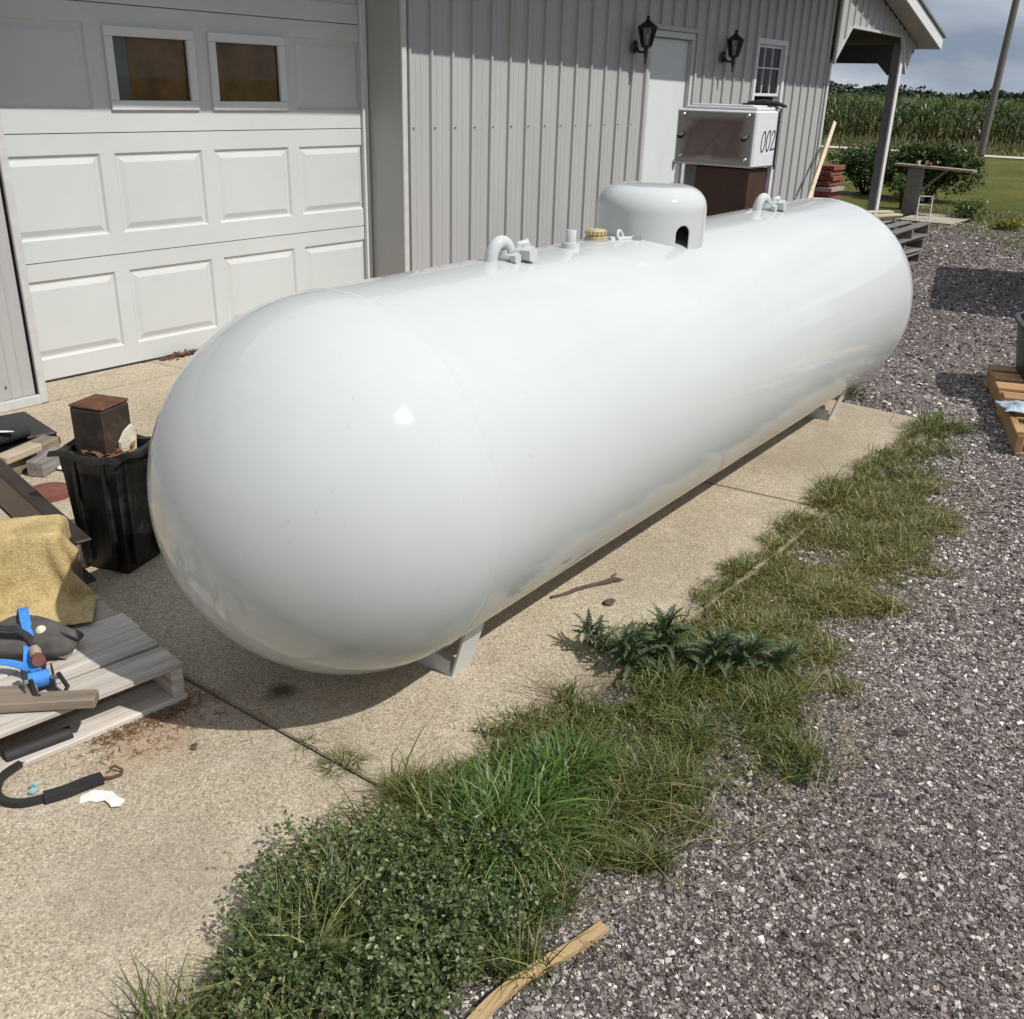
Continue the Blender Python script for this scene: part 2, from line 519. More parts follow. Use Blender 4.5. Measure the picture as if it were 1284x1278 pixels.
plain('brown_face', (0.21, 0.165, 0.135), 0.7, 0.0, 0.2, 10, 0.15)
plain('brown_panel', (0.05, 0.022, 0.014), 0.6, 0, 0.3, 5)
plain('red_lid', (0.17, 0.055, 0.04), 0.7, 0, 0.25)
plain('red_brick', (0.19, 0.06, 0.045), 0.85, 0, 0.3, 20, 0.3)
plain('mortar', (0.34, 0.25, 0.21), 0.9)
plain('paper', (0.70, 0.70, 0.66), 0.8, 0, 0.1, 20, 0.1)
plain('cream_paint', (0.58, 0.52, 0.40), 0.8, 0, 0.25, 30, 0.3)
plain('rag_blue', (0.34, 0.43, 0.48), 0.9, 0, 0.35, 25, 0.3, 120)
plain('straw', (0.42, 0.33, 0.17), 0.9, 0, 0.3, 50)
plain('weed_stem', (0.09, 0.12, 0.05), 0.8)
plain('twig', (0.09, 0.062, 0.045), 0.9, 0, 0.4, 60, 0.4, 90)
plain('needles', (0.16, 0.075, 0.035), 0.9, 0, 0.4, 60)
plain('teal', (0.25, 0.42, 0.42), 0.7)
plain('tyre', (0.02, 0.02, 0.02), 0.85)
plain('grey_paint_and_shade', (0.16, 0.165, 0.18), 0.6, 0, 0.2)  # also the shaded tone of the porch post
plain('marker', (0.05, 0.05, 0.055), 0.6)
wood('wood_grey', [(0.20, 0.172, 0.145), (0.52, 0.47, 0.41), (0.72, 0.67, 0.61)])
wood('wood_dark', [(0.085, 0.077, 0.07), (0.20, 0.183, 0.168), (0.34, 0.315, 0.29)])
wood('wood_new', [(0.26, 0.14, 0.06), (0.42, 0.25, 0.11), (0.54, 0.36, 0.18)])
wood('wood_stick', [(0.42, 0.27, 0.12), (0.58, 0.40, 0.20), (0.66, 0.50, 0.29)], grain=1.5)
wood('wood_pale', [(0.38, 0.31, 0.22), (0.52, 0.44, 0.32), (0.62, 0.54, 0.42)])
wood('wood_strip', [(0.17, 0.13, 0.095), (0.28, 0.22, 0.16), (0.38, 0.31, 0.24)])
wood('pole_wood', [(0.07, 0.06, 0.055), (0.12, 0.105, 0.095), (0.17, 0.15, 0.135)])
# rust
x = Mat('rust', (0.18, 0.07, 0.03), 0.9)
v = x.tc('Object'); n = x.noise(v, 14.0, 7, 0.7)
x.color(x.ramp(n, [(0.3, (0.045, 0.02, 0.012)), (0.55, (0.115, 0.045, 0.022)), (0.75, (0.19, 0.085, 0.045))])).bump(n, 0.4, 0.006)
M['rust'] = x.m
x = Mat('charred', (0.03, 0.022, 0.018), 0.8)
v = x.tc('Object'); n = x.noise(v, 20.0, 7, 0.7)
x.color(x.ramp(n, [(0.35, (0.012, 0.009, 0.008)), (0.6, (0.045, 0.028, 0.018)), (0.8, (0.15, 0.09, 0.05))])).bump(n, 0.5, 0.008)
M['charred'] = x.m
# brushed plate with a dull reddish tarnish
x = Mat('plate', (0.45, 0.43, 0.42), 0.35, 0.85)
v = x.tc('Object', (1, 1, 1)); n = x.noise(v, 4.0, 5, 0.6)
vb = x.tc('Object', (1, 2, 90)); nb = x.noise(vb, 2.0, 3)
vg = x.tc('Generated'); gy = x.math('ABSOLUTE', x.math('SUBTRACT', x.sep(vg, 1), 0.5)); gz_ = x.math('ABSOLUTE', x.math('SUBTRACT', x.sep(vg, 2), 0.5))
edge = x.ramp(x.math('ADD', x.math('MAXIMUM', gy, gz_), x.math('MULTIPLY', x.math('SUBTRACT', n, 0.5), 0.25)), [(0.34, 0.0), (0.44, 1.0)])
c = x.ramp(n, [(0.35, (0.17, 0.15, 0.145)), (0.55, (0.15, 0.11, 0.104)), (0.75, (0.23, 0.21, 0.205))])
c = x.mix(edge, c, (0.27, 0.265, 0.26))
x.color(x.mix(0.25, c, x.ramp(nb, [(0.3, 0.5), (0.7, 1.2)]), 'MULTIPLY')); x.rough(x.ramp(nb, [(0.3, 0.28), (0.7, 0.5)]))
M['plate'] = x.m
# towel
x = Mat('towel', (0.38, 0.28, 0.11), 0.98)
v = x.tc('Object'); n = x.noise(v, 9.0, 6, 0.7); n2 = x.noise(v, 150.0, 3, 0.7)
c = x.ramp(n, [(0.3, (0.26, 0.19, 0.085)), (0.5, (0.47, 0.355, 0.16)), (0.75, (0.62, 0.49, 0.25))])
c = x.mix(0.7, c, x.ramp(n2, [(0.3, 0.6), (0.7, 1.3)]), 'MULTIPLY')
x.color(c).bump(n2, 0.8, 0.006)
M['towel'] = x.m
for k_ in ('grass', 'weed', 'corn', 'bush', 'dry'):
    foliage('leaf_' + k_, 0.28, 0.42)
foliage('leaf_far', 0.1)

# ------------------------------------------------------------------ the setting: ground sheets
def sheet(name, x0, x1, y0, y1, z, mat, nx=1, ny=1, amp=0.0, label=None):
    xs = np.linspace(x0, x1, nx + 1); ys = np.linspace(y0, y1, ny + 1)
    X, Y = np.meshgrid(xs, ys)
    Z = np.full_like(X, z)
    if amp:
        Z = Z + amp * (np.sin(X * 1.7 + Y * 0.6) * 0.5 + np.sin(Y * 2.3 - X * 0.9 + 1.2) * 0.35 + np.sin(X * 4.1 + 2) * np.sin(Y * 3.7) * 0.3)
    V = np.stack([X, Y, Z], -1).reshape(-1, 3)
    i = np.arange((nx + 1) * (ny + 1)).reshape(ny + 1, nx + 1)
    F = np.stack([i[:-1, :-1], i[:-1, 1:], i[1:, 1:], i[1:, :-1]], -1).reshape(-1, 4)
    o = link(name, np_mesh(name, V, F, smooth=True), mat)
    o['kind'] = 'structure'
    if label: o['label'] = label
    return o
def gz(xx, yy, z=-0.022, amp=0.008):
    return z + amp * (np.sin(xx * 1.7 + yy * 0.6) * 0.5 + np.sin(yy * 2.3 - xx * 0.9 + 1.2) * 0.35 + np.sin(xx * 4.1 + 2) * np.sin(yy * 3.7) * 0.3)

sheet('ground', -1500, 3000, -2200, 2200, -0.09, M['verge'])
sheet('lawn', 14.2, 35.2, -30, 60, -0.045, M['lawn'], label='mown green lawn between the gravel yard and the lane')
sheet('lane', 35.8, 37.1, -200, 200, -0.05, M['road'], label='pale gravel lane crossing in front of the corn field')
g_ = sheet('gravel_yard', -8, 15.6, -12, 5.0, -0.022, M['gravel'], 160, 120, 0.008, label='grey purple gravel yard beside the concrete')
sheet('porch_pad', 12.6, 15.6, 5.02, 12, -0.03, M['pad'])
sheet('concrete_pad', 15.1, 16.3, 3.95, 4.75, -0.005, M['pad'])

# concrete apron: base with slabs as pieces
ap = link('concrete_apron', np_mesh('concrete_apron', [(-6, 1.30, -0.03), (5.42, 1.30, -0.03), (5.42, 5.6, -0.03), (-6, 5.6, -0.03)], [(0, 1, 2, 3)]), M['joint'])
ap['kind'] = 'structure'
ap['label'] = 'tan concrete apron in front of the garage door'
def slab(poly):
    bm = bmesh.new()
    vs = [bm.verts.new((px, py, 0)) for px, py in poly]
    f = bm.faces.new(vs)
    r = bmesh.ops.extrude_face_region(bm, geom=[f])
    bmesh.ops.translate(bm, vec=(0, 0, -0.12), verts=[q for q in r['geom'] if isinstance(q, bmesh.types.BMVert)])
    bmesh.ops.recalc_face_normals(bm, faces=bm.faces)
    es = [ed for ed in bm.edges if all(abs(q.co.z) < 1e-5 for q in ed.verts)]
    bmesh.ops.bevel(bm, geom=es, offset=0.003, segments=2, affect='EDGES')
    return link('concrete_slab', bm_mesh(bm, 'concrete_slab'), M['concrete'], ap)
def rag(x0, x1, y, n, amp, seed):
    r = random.Random(seed)
    return [(x0 + (x1 - x0) * k / n, y + r.uniform(-amp, amp)) for k in range(n + 1)]
j1 = lambda y: 1.378 - (y - 1.26) * 0.03
j2 = lambda y: 3.867 - (y - 1.26) * 0.14
G_ = 0.0032
slab([(-6, 1.27)] + rag(-2, j1(1.27) - G_, 1.27, 20, 0.008, 1) + [(j1(5.03) - G_, 5.03), (-6, 5.03)])
slab(rag(j1(1.27) + G_, j2(1.27) - G_, 1.27, 16, 0.010, 2) + [(j2(5.03) - G_, 5.03), (j1(5.03) + G_, 5.03)])
slab(rag(j2(1.27) + G_, 5.34, 1.29, 10, 0.012, 3) + [(5.45, 1.40), (5.46, 1.9), (5.45, 3.2), (5.44, 5.03), (j2(5.03) + G_, 5.03)])
slab([(2.46, 5.045), (5.18, 5.045), (5.18, 5.6), (2.46, 5.6)])

# ------------------------------------------------------------------ the building
YW, YG = 5.06, 5.39
bld = empty('metal_building', (7.0, 6.0, 0), 0, 'grey ribbed metal workshop building with white garage door and open porch', 'building')
bld.location = (0, 0, 0)
PITCH = 0.218
def siding_panel(x0, nr, zlo, zhi, y=YW, openings=(), parent=bld, top=None, x_end=None):
    """one sheet: nr ribs at PITCH, starts in the flat before a rib"""
    pts = []
    for r in range(nr):
        b = x0 + r * PITCH
        pts += [(b, 0), (b + 0.010, -0.001)]
        pts += [(b + 0.013, -0.003), (b + 0.018, -0.024), (b + 0.036, -0.024), (b + 0.044, -0.001)]
        for q in (0.098, 0.156):
            pts += [(b + q - 0.008, -0.001), (b + q - 0.003, -0.0045), (b + q + 0.003, -0.0045), (b + q + 0.008, -0.001)]
    pts.append((x0 + nr * PITCH, 0))
    if x_end is not None: pts = [p for p in pts if p[0] < x_end] + [(x_end, 0)]
    ex = []
    for (a0, a1, c0, c1) in openings: ex += [a0, a1]
    for q in ex:
        if pts[0][0] < q < pts[-1][0]:
            for k in range(len(pts) - 1):
                if pts[k][0] < q < pts[k + 1][0]:
                    t = (q - pts[k][0]) / (pts[k + 1][0] - pts[k][0])
                    pts.insert(k + 1, (q, pts[k][1] + t * (pts[k + 1][1] - pts[k][1]))); break
    V, F = [], []
    for (p, q) in zip(pts, pts[1:]):
        xm = (p[0] + q[0]) / 2
        segs = [(zlo, zhi)]
        for (a0, a1, c0, c1) in openings:
            if a0 < xm < a1:
                ns = []
                for s0, s1 in segs:
                    if c0 > s0: ns.append((s0, min(c0, s1)))
                    if c1 < s1: ns.append((max(c1, s0), s1))
                segs = [s for s in ns if s[1] - s[0] > 1e-4]
        for s0, s1 in segs:
            t0 = s1 if top is None else top(p[0]); t1 = s1 if top is None else top(q[0])
            b0 = s0 if not callable(s0) else s0(p[0]); b1_ = s0 if not callable(s0) else s0(q[0])
            k = len(V)
            V += [(p[0], y + p[1], b0), (q[0], y + q[1], b1_), (q[0], y + q[1], t1), (p[0], y + p[1], t0)]
            F.append((k, k + 1, k + 2, k + 3))
    return link('siding_panel', np_mesh('siding_panel', V, F), M['siding'], parent)

DOOR = (8.36, 9.21, 0.0, 2.12)
WIN = (10.52, 11.28, 1.02, 2.155)
ZT = 2.95
xr = 5.245
for k in range(9):
    n = 4 if k < 8 else 2
    if xr > 12.5: break
    siding_panel(xr, n, 0.03, ZT, YW, (DOOR, WIN), x_end=12.57)
    xr += n * PITCH
xl = 2.40 - 4 * PITCH
for k in range(6):
    siding_panel(xl, 4, 0.05, ZT)
    xl -= 4 * PITCH
# wall core behind the sheets (keeps the inside dark)
def wallbox(lo, hi, name='wall_core', m='beam_dark'): return b2(name, lo, hi, M[m], bld, 0)
wallbox((-3.2, YW + 0.012, 0.0), (2.42, YW + 0.14, ZT))
for (a0, a1, c0, c1) in ((5.24, DOOR[0] - 0.02, 0, ZT), (DOOR[1] + 0.02, WIN[0] - 0.02, 0, ZT), (WIN[1] + 0.02, 12.5, 0, ZT), (DOOR[0] - 0.02, DOOR[1] + 0.02, 2.16, ZT), (WIN[0] - 0.02, WIN[1] + 0.02, 0, 1.0), (WIN[0] - 0.02, WIN[1] + 0.02, 2.18, ZT)):
    wallbox((a0, YW + 0.012, c0), (a1, YW + 0.14, c1))
b2('end_wall', (12.47, YW + 0.15, 0.0), (12.565, 13.0, 3.2), M['siding'], bld, 0.002)
b2('rear_wall', (-3.2, 13.0, 0.0), (12.565, 13.1, 3.2), M['siding'], bld, 0)
b2('side_wall', (-3.3, YW + 0.15, 0.0), (-3.2, 13.0, 3.2), M['siding'], bld, 0)
# corners, returns and base trims
b2('corner_trim', (5.190, YW - 0.026, 0.0), (5.236, YW - 0.004, ZT), M['trim'], bld)
b2('return_wall', (5.196, YW, 0.0), (5.236, YG + 0.06, ZT), M['siding'], bld)
b2('corner_trim', (2.412, YW - 0.026, 0.0), (2.453, YW - 0.004, ZT), M['trim'], bld)
b2('return_wall', (2.425, YW, 0.0), (2.45, YG + 0.06, ZT), M['siding'], bld)
b2('base_trim', (-3.2, YW - 0.034, 0.0), (2.411, YW - 0.004, 0.05), M['trim'], bld)
b2('base_trim', (5.263, YW - 0.034, 0.0), (8.30, YW - 0.004, 0.03), M['trim'], bld)
b2('base_trim', (9.27, YW - 0.034, 0.0), (12.5, YW - 0.004, 0.03), M['trim'], bld)
b2('corner_trim', (12.545, YW - 0.028, 0.0), (12.605, YW - 0.003, 1.98), M['trim'], bld)
# siding screws in a row, joined because each is smaller than two pixels
bm = bmesh.new()
for zz in (0.12, 1.33):
    for r in range(34):
        sx = 5.245 + r * PITCH + 0.072
        if DOOR[0] - .02 < sx < DOOR[1] + .02 or sx > 12.5 or (WIN[0] - .02 < sx < WIN[1] + .02 and zz > 1): continue
        box_bm(bm, (sx, YW - 0.006, zz), (0.013, 0.010, 0.013), 0.003)
    for r in range(20):
        sx = 2.40 - r * PITCH - 0.146
        box_bm(bm, (sx, YW - 0.006, zz), (0.012, 0.010, 0.012), 0.003)
sc = link('screws', bm_mesh(bm, 'screws'), M['grey_paint_and_shade'], bld); sc['kind'] = 'stuff'

# garage door
gd = link('garage_door', None or bpy.data.meshes.new('garage_door'), None, bld)
bm = bmesh.new(); box_bm(bm, (3.845, YG + 0.055, 1.31), (2.70, 0.03, 2.62)); gd.data = bm_mesh(bm, 'garage_door'); gd.data.materials.append(M['door_white'])
GX0, GX1 = 2.47, 5.185
SEC = [(0.012, 0.655), (0.66, 1.315), (1.32, 1.965), (1.97, 2.62)]
def section(z0, z1, holes):
    """a steel section: face at YG with holes pushed in as raised-panel frames"""
    prof_top = 0.008
    bm = bmesh.new()
    xs = sorted({GX0, GX1} | {h[0] for h in holes} | {h[1] for h in holes})
    zs = sorted({z0, z1} | {h[2] for h in holes} | {h[3] for h in holes})
    grid = {}
    for i, xx in enumerate(xs):
        for j, zz in enumerate(zs): grid[i, j] = bm.verts.new((xx, YG, zz))
    for i in range(len(xs) - 1):
        for j in range(len(zs) - 1):
            xm, zm = (xs[i] + xs[i + 1]) / 2, (zs[j] + zs[j + 1]) / 2
            if any(h[0] < xm < h[1] and h[2] < zm < h[3] for h in holes): continue
            bm.faces.new((grid[i, j], grid[i + 1, j], grid[i + 1, j + 1], grid[i, j + 1]))
    # edges rolled back
    for (za, zb) in ((z0, z0), (z1, z1)):
        q = [bm.verts.new((GX0, YG + 0.015, za)), bm.verts.new((GX1, YG + 0.015, za))]
        q2 = [bm.verts.new((GX0, YG, za)), bm.verts.new((GX1, YG, za))]
        bm.faces.new((q2[0], q2[1], q[1], q[0]))
    bmesh.ops.remove_doubles(bm, verts=bm.verts, dist=1e-5)
    bmesh.ops.recalc_face_normals(bm, faces=bm.faces)
    o = link('door_section', bm_mesh(bm, 'door_section'), M['door_white'], gd)
    return o
def raised(x0, x1, z0, z1):
    """stamped panel: groove, slope up and a flat field"""
    bm = bmesh.new()
    st = [(0.0, 0.0), (0.012, 0.013), (0.022, 0.013), (0.052, 0.002), (0.054, 0.002)]
    rings = []
    for d, y in st:
        rings.append([bm.verts.new(p) for p in ((x0 + d, YG + y, z0 + d), (x1 - d, YG + y, z0 + d), (x1 - d, YG + y, z1 - d), (x0 + d, YG + y, z1 - d))])
    for r0, r1 in zip(rings, rings[1:]):
        for k in range(4): bm.faces.new((r0[k], r0[(k + 1) % 4], r1[(k + 1) % 4], r1[k]))
    bm.faces.new(rings[-1])
    bmesh.ops.recalc_face_normals(bm, faces=bm.faces)
    o = link('raised_panel', bm_mesh(bm, 'raised_panel'), M['door_white'], gd)
for s, (z0, z1) in enumerate(SEC):
    holes = []
    for c_ in range(4):
        xa = 2.56 + c_ * 0.67; xb = xa + 0.58
        za, zb = z0 + 0.115, z0 + 0.55
        if s == 2 and c_ in (1, 2): za, zb = z0 + 0.165, z0 + 0.49; xa += 0.065; xb -= 0.045
        holes.append((xa, xb, za, zb))
    section(z0, z1, holes)
    for c_, h in enumerate(holes):
        if s == 2 and c_ in (1, 2):
            xa, xb, za, zb = h
            bm = bmesh.new()
            w = 0.052
            for lo, hi in (((xa - w, za - w), (xb + w, za)), ((xa - w, zb), (xb + w, zb + w)), ((xa - w, za), (xa, zb)), ((xb, za), (xb + w, zb))):
                box_bm(bm, ((lo[0] + hi[0]) / 2, YG - 0.004, (lo[1] + hi[1]) / 2), (hi[0] - lo[0], 0.026, hi[1] - lo[1]), 0.004)
            fo = link('window_frame', bm_mesh(bm, 'window_frame'), M['trim_white'], gd)
            b2('pane', (xa - .004, YG + 0.004, za - .004), (xb + .004, YG + 0.008, zb + .004), M['glass'], gd, 0)
            m_ = b2('window_board', (xa + (0.1 if c_ == 1 else 0.0), YG + 0.0195, za), (xb, YG + 0.024, zb), M['brown_curtain'], gd, 0)
            if c_ == 1:
                b2('window_board', (xa, YG + 0.0225, za), (xa + 0.1, YG + 0.0265, zb), M['soffit'], gd, 0)
        else:
            raised(*h)
b2('bottom_seal', (GX0, YG - 0.004, -0.004), (GX1, YG + 0.012, 0.012), M['black_rubber'], gd, 0)
b2('door_jamb', (5.135, YG - 0.028, 0.0), (5.187, YG - 0.002, 2.64), M['trim_white'], bld)
b2('door_jamb', (2.452, YG - 0.028, 0.0), (2.50, YG - 0.002, 2.64), M['trim_white'], bld)
b2('header', (2.452, YG - 0.02, 2.642), (5.19, YG + 0.08, ZT), M['siding'], bld)
# entry door
ed = b2('entry_door', (8.415, YW + 0.035, 0.06), (9.155, YW + 0.075, 2.06), M['door_plain'], bld, 0.004)
for lo, hi in (((8.36, YW - 0.012, 0.0), (8.412, YW + 0.1, 2.12)), ((9.158, YW - 0.012, 0.0), (9.21, YW + 0.1, 2.12)), ((8.412, YW - 0.012, 2.064), (9.158, YW + 0.1, 2.12))):
    b2('door_frame', lo, hi, M['trim'], bld)
b2('door_sill', (8.36, YW - 0.05, 0.0), (9.21, YW + 0.1, 0.055), M['steel'], bld)
for lo, hi in (((8.318, YW - 0.03, 0.0), (8.358, YW, 2.16)), ((9.212, YW - 0.03, 0.0), (9.252, YW, 2.16)), ((8.36, YW - 0.032, 2.122), (9.21, YW, 2.162))):
    b2('door_trim', lo, hi, M['siding'], bld)
lathe('door_knob', [(0.0, 0.06), (0.022, 0.055), (0.03, 0.035), (0.022, 0.018), (0.012, 0.012), (0.03, 0.005), (0.03, 0.0)], M['steel'], ed, 16, (8.40 + 0.67, YW + 0.035, 0.98) if False else (0.28, -0.021, -0.08), (R_(90), 0, 0))
# window with two sashes
wx0, wx1, wz0, wz1 = WIN
def frame_mesh(name, x0, x1, z0, z1, w, ya, yb, mat, parent):
    bm = bmesh.new()
    for lo, hi in (((x0, z0), (x1, z0 + w)), ((x0, z1 - w), (x1, z1)), ((x0, z0 + w), (x0 + w, z1 - w)), ((x1 - w, z0 + w), (x1, z1 - w))):
        box_bm(bm, ((lo[0] + hi[0]) / 2, (ya + yb) / 2, (lo[1] + hi[1]) / 2), (hi[0] - lo[0], yb - ya, hi[1] - lo[1]), 0.003)
    return link(name, bm_mesh(bm, name), mat, parent)
wn_ = frame_mesh('window', wx0, wx1, wz0, wz1, 0.055, YW - 0.03, YW + 0.08, M['trim_white'], bld)
zm = 1.62
frame_mesh('sash', wx0 + .056, wx1 - .056, zm - 0.03, wz1 - .056, 0.03, YW + 0.0, YW + 0.028, M['trim_white'], wn_)
frame_mesh('sash', wx0 + .056, wx1 - .056, wz0 + .056, zm, 0.03, YW + 0.03, YW + 0.058, M['trim_white'], wn_)
iw = (wx1 - wx0 - 0.17) / 3
for k in (1, 2):
    b2('muntin', (wx0 + .085 + iw * k - .007, YW + 0.008, zm), (wx0 + .085 + iw * k + .007, YW + 0.02, wz1 - .086), M['trim_white'], wn_, 0.001)
b2('muntin', (wx0 + .086, YW + 0.007, 1.865), (wx1 - .086, YW + 0.021, 1.88), M['trim_white'], wn_, 0.001)
b2('pane', (wx0 + .085, YW + 0.012, zm - .01), (wx1 - .085, YW + 0.016, wz1 - .085), M['glass'], wn_, 0)
b2('pane', (wx0 + .085, YW + 0.042, wz0 + .085), (wx1 - .085, YW + 0.046, zm - .028), M['glass'], wn_, 0)
b2('blind', (wx0 + .03, YW + 0.085, 1.64), (wx1 - .03, YW + 0.09, wz1 - .03), M['blind'], wn_, 0)
b2('room_shade_sheet', (wx0 - .02, YW + 0.16, wz0 - .05), (wx1 + .02, YW + 0.17, wz1 + .05), M['room_dark'], wn_, 0)  # black sheet stands in for the unlit room behind the glass
# roof with deep eave: its edge throws the shade on the wall
EH = 2.9
def oy(xx): return YW - (0.915 + 0.0125 * (xx - 5.2))
def quad_slab(name, P, th, mat):
    bm = bmesh.new()
    lo = [bm.verts.new(p) for p in P]; hi = [bm.verts.new((p[0], p[1], p[2] + th)) for p in P]
    bm.faces.new(list(reversed(lo))); bm.faces.new(hi)
    for k in range(4): bm.faces.new((lo[k], lo[(k + 1) % 4], hi[(k + 1) % 4], hi[k]))
    bmesh.ops.recalc_face_normals(bm, faces=bm.faces)
    return link(name, bm_mesh(bm, name), mat, bld)
xa, xb = -3.6, 12.74
quad_slab('soffit', [(xa, oy(xa) + .03, EH + .02), (xb, oy(xb) + .03, EH + .02), (xb, YW + .1, EH + .07), (xa, YW + .1, EH + .07)], 0.02, M['soffit'])
quad_slab('fascia', [(xa, oy(xa), EH), (xb, oy(xb), EH), (xb, oy(xb) + .028, EH), (xa, oy(xa) + .028, EH)], 0.16, M['trim_white'])
quad_slab('roof', [(xa, oy(xa) - .02, EH + .165), (xb, oy(xb) - .02, EH + .165), (xb, 13.2, 5.2), (xa, 13.2, 5.2)], 0.03, M['roof_metal'])
# porch at the far end: lean-to with gable face, braces, post and beam
SL = 0.28
def rake(xx): return 2.32 + SL * (15.56 - xx)
GP = YW - 0.02
op = [(12.62, 1.97), (13.06, 2.385), (14.96, 2.37), (15.26, 1.92), (15.34, 1.92)]
def low(xx):
    for (p, q) in zip(op, op[1:]):
        if p[0] <= xx <= q[0]: return p[1] + (q[1] - p[1]) * (xx - p[0]) / (q[0] - p[0])
    return 1.92 + (xx - 15.34) * 1.8
V, F = [], []
px_ = [12.62]
r0 = 12.64
while r0 < 15.5:
    for q in (0.0, 0.012, 0.022, 0.040, 0.050, 0.098, 0.156):
        if r0 + q < 15.56: px_.append(r0 + q)
    r0 += PITCH
px_ += [13.06, 14.96, 15.26, 15.34, 15.56]
px_ = sorted(set(round(q, 4) for q in px_))
def py_(xx):
    q = (xx - 12.64) % PITCH
    return -0.021 if 0.0219 <= q <= 0.0401 else 0.0
for p, q in zip(px_, px_[1:]):
    k = len(V)
    V += [(p, GP + py_(p), low(p)), (q, GP + py_(q), low(q)), (q, GP + py_(q), max(low(q) + .01, rake(q))), (p, GP + py_(p), rake(p))]
    F.append((k, k + 1, k + 2, k + 3))
link('porch_gable', np_mesh('porch_gable', V, F), M['siding'], bld)
b2('porch_corner_trim', (12.607, GP - 0.03, 1.97), (12.66, GP - 0.003, 3.05), M['trim'], bld)
def strip(p, q, w, y0, y1, mat, name):
    (ax, az), (bx_, bz) = p, q
    L = math.hypot(bx_ - ax, bz - az); nx, nz = -(bz - az) / L, (bx_ - ax) / L
    prism(name, [(ax, az), (bx_, bz), (bx_ + nx * w, bz + nz * w), (ax + nx * w, az + nz * w)], y0, y1, mat, bld)
for p, q in zip(op, op[1:3] + [op[3]]):
    strip(p, q, 0.03, GP - 0.026, GP + 0.02, M['trim'], 'opening_trim')
b2('porch_post', (15.06, GP + 0.03, -0.03), (15.16, GP + 0.135, 2.3), M['grey_paint_and_shade'], bld)  # grey body puts the post's shaded side into its colour
b2('post_lit_face', (15.055, GP + 0.0, -0.03), (15.165, GP + 0.028, 2.25), M['trim_white'], bld)  # white slab colours the sunlit front of the same post
b2('side_beam', (15.05, GP + 0.137, 2.05), (15.17, 12.6, 2.28), M['beam_dark'], bld)
prism('side_brace', [(GP + 0.137, 2.05), (GP + 0.137, 1.90), (GP + 0.16, 1.90), (GP + 0.32, 2.05)], 15.06, 15.16, M['beam_dark'], bld, 'X')
b2('porch_post', (15.06, 12.5, -0.03), (15.18, 12.7, 2.05), M['grey_paint_and_shade'], bld)
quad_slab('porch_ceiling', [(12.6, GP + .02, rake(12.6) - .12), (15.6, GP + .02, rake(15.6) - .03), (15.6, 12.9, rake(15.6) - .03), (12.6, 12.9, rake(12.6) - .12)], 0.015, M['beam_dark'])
RY = 4.73
quad_slab('porch_soffit', [(12.76, RY + .025, rake(12.76)), (15.72, RY + .025, rake(15.72)), (15.72, GP - .026, rake(15.72)), (12.76, GP - .026, rake(12.76))], 0.012, M['soffit'])
quad_slab('porch_roof', [(12.5, RY - .03, rake(12.5) + .15), (15.80, RY - .03, rake(15.80) + .15), (15.80, 12.95, rake(15.80) + .15), (12.5, 12.95, rake(12.5) + .15)], 0.03, M['roof_metal'])
quad_slab('porch_fascia', [(12.76, RY, rake(12.76) - .012), (15.73, RY, rake(15.73) - .012), (15.73, RY + .022, rake(15.73) - .012), (12.76, RY + .022, rake(12.76) - .012)], 0.155, M['trim_white'])
quad_slab('porch_fascia', [(15.732, RY, rake(15.74) - .012), (15.755, RY, rake(15.74) - .012), (15.755, 12.9, rake(15.74) - .012), (15.732, 12.9, rake(15.74) - .012)], 0.15, M['trim_white'])

# wall lanterns
def lantern(loc, label):
    t = empty('wall_lantern', loc, 0, label, 'lantern', 'black carriage lanterns beside the white entry door')
    m = M['black_iron']
    lathe('backplate', [(0, 0.022), (0.03, 0.02), (0.045, 0.012), (0.055, 0.0)], m, t, 20, (0, -0.022, -0.06), (R_(90), 0, 0))
    tube('arm', [(0, -0.02, -0.06), (0, -0.07, -0.10), (0, -0.12, -0.10), (0, -0.13, -0.05)], 0.011, m, t, 8)
    c = (0, -0.135, 0)
    lathe('tail', [(0.0, -0.20), (0.012, -0.185), (0.008, -0.165), (0.014, -0.13), (0.022, -0.10), (0.016, -0.075), (0.045, -0.06), (0.05, -0.045), (0.0, -0.045)], m, t, 14, c)
    for k in range(6):
        an = k * math.pi / 3
        an2 = an + math.pi / 3
        p0 = (0.045 * math.cos(an), 0.045 * math.sin(an), -0.045); p1 = (0.078 * math.cos(an), 0.078 * math.sin(an), 0.095)
        q0 = (0.045 * math.cos(an2), 0.045 * math.sin(an2), -0.045); q1 = (0.078 * math.cos(an2), 0.078 * math.sin(an2), 0.095)
        tube('glazing_bar', [p0, p1], 0.006, m, t, 6, loc=c)
        link('pane', np_mesh('pane', [p0, q0, q1, p1], [(0, 1, 2, 3)]), M['glass'], t, c)
    lathe('hood', [(0.0, 0.185), (0.010, 0.182), (0.018, 0.17), (0.010, 0.157), (0.02, 0.15), (0.032, 0.135), (0.05, 0.125), (0.085, 0.10), (0.09, 0.092), (0.0, 0.092)], m, t, 6, c)
    lathe('bulb', [(0, 0.06), (0.014, 0.045), (0.018, 0.025), (0.012, 0.0), (0.012, -0.044), (0, -0.044)], M['cream_paint'], t, 10, c)
lantern((8.10, YW - 0.005, 2.02), 'black carriage lantern left of the white entry door')
lantern((9.77, YW - 0.005, 2.00), 'black carriage lantern between the entry door and the window')

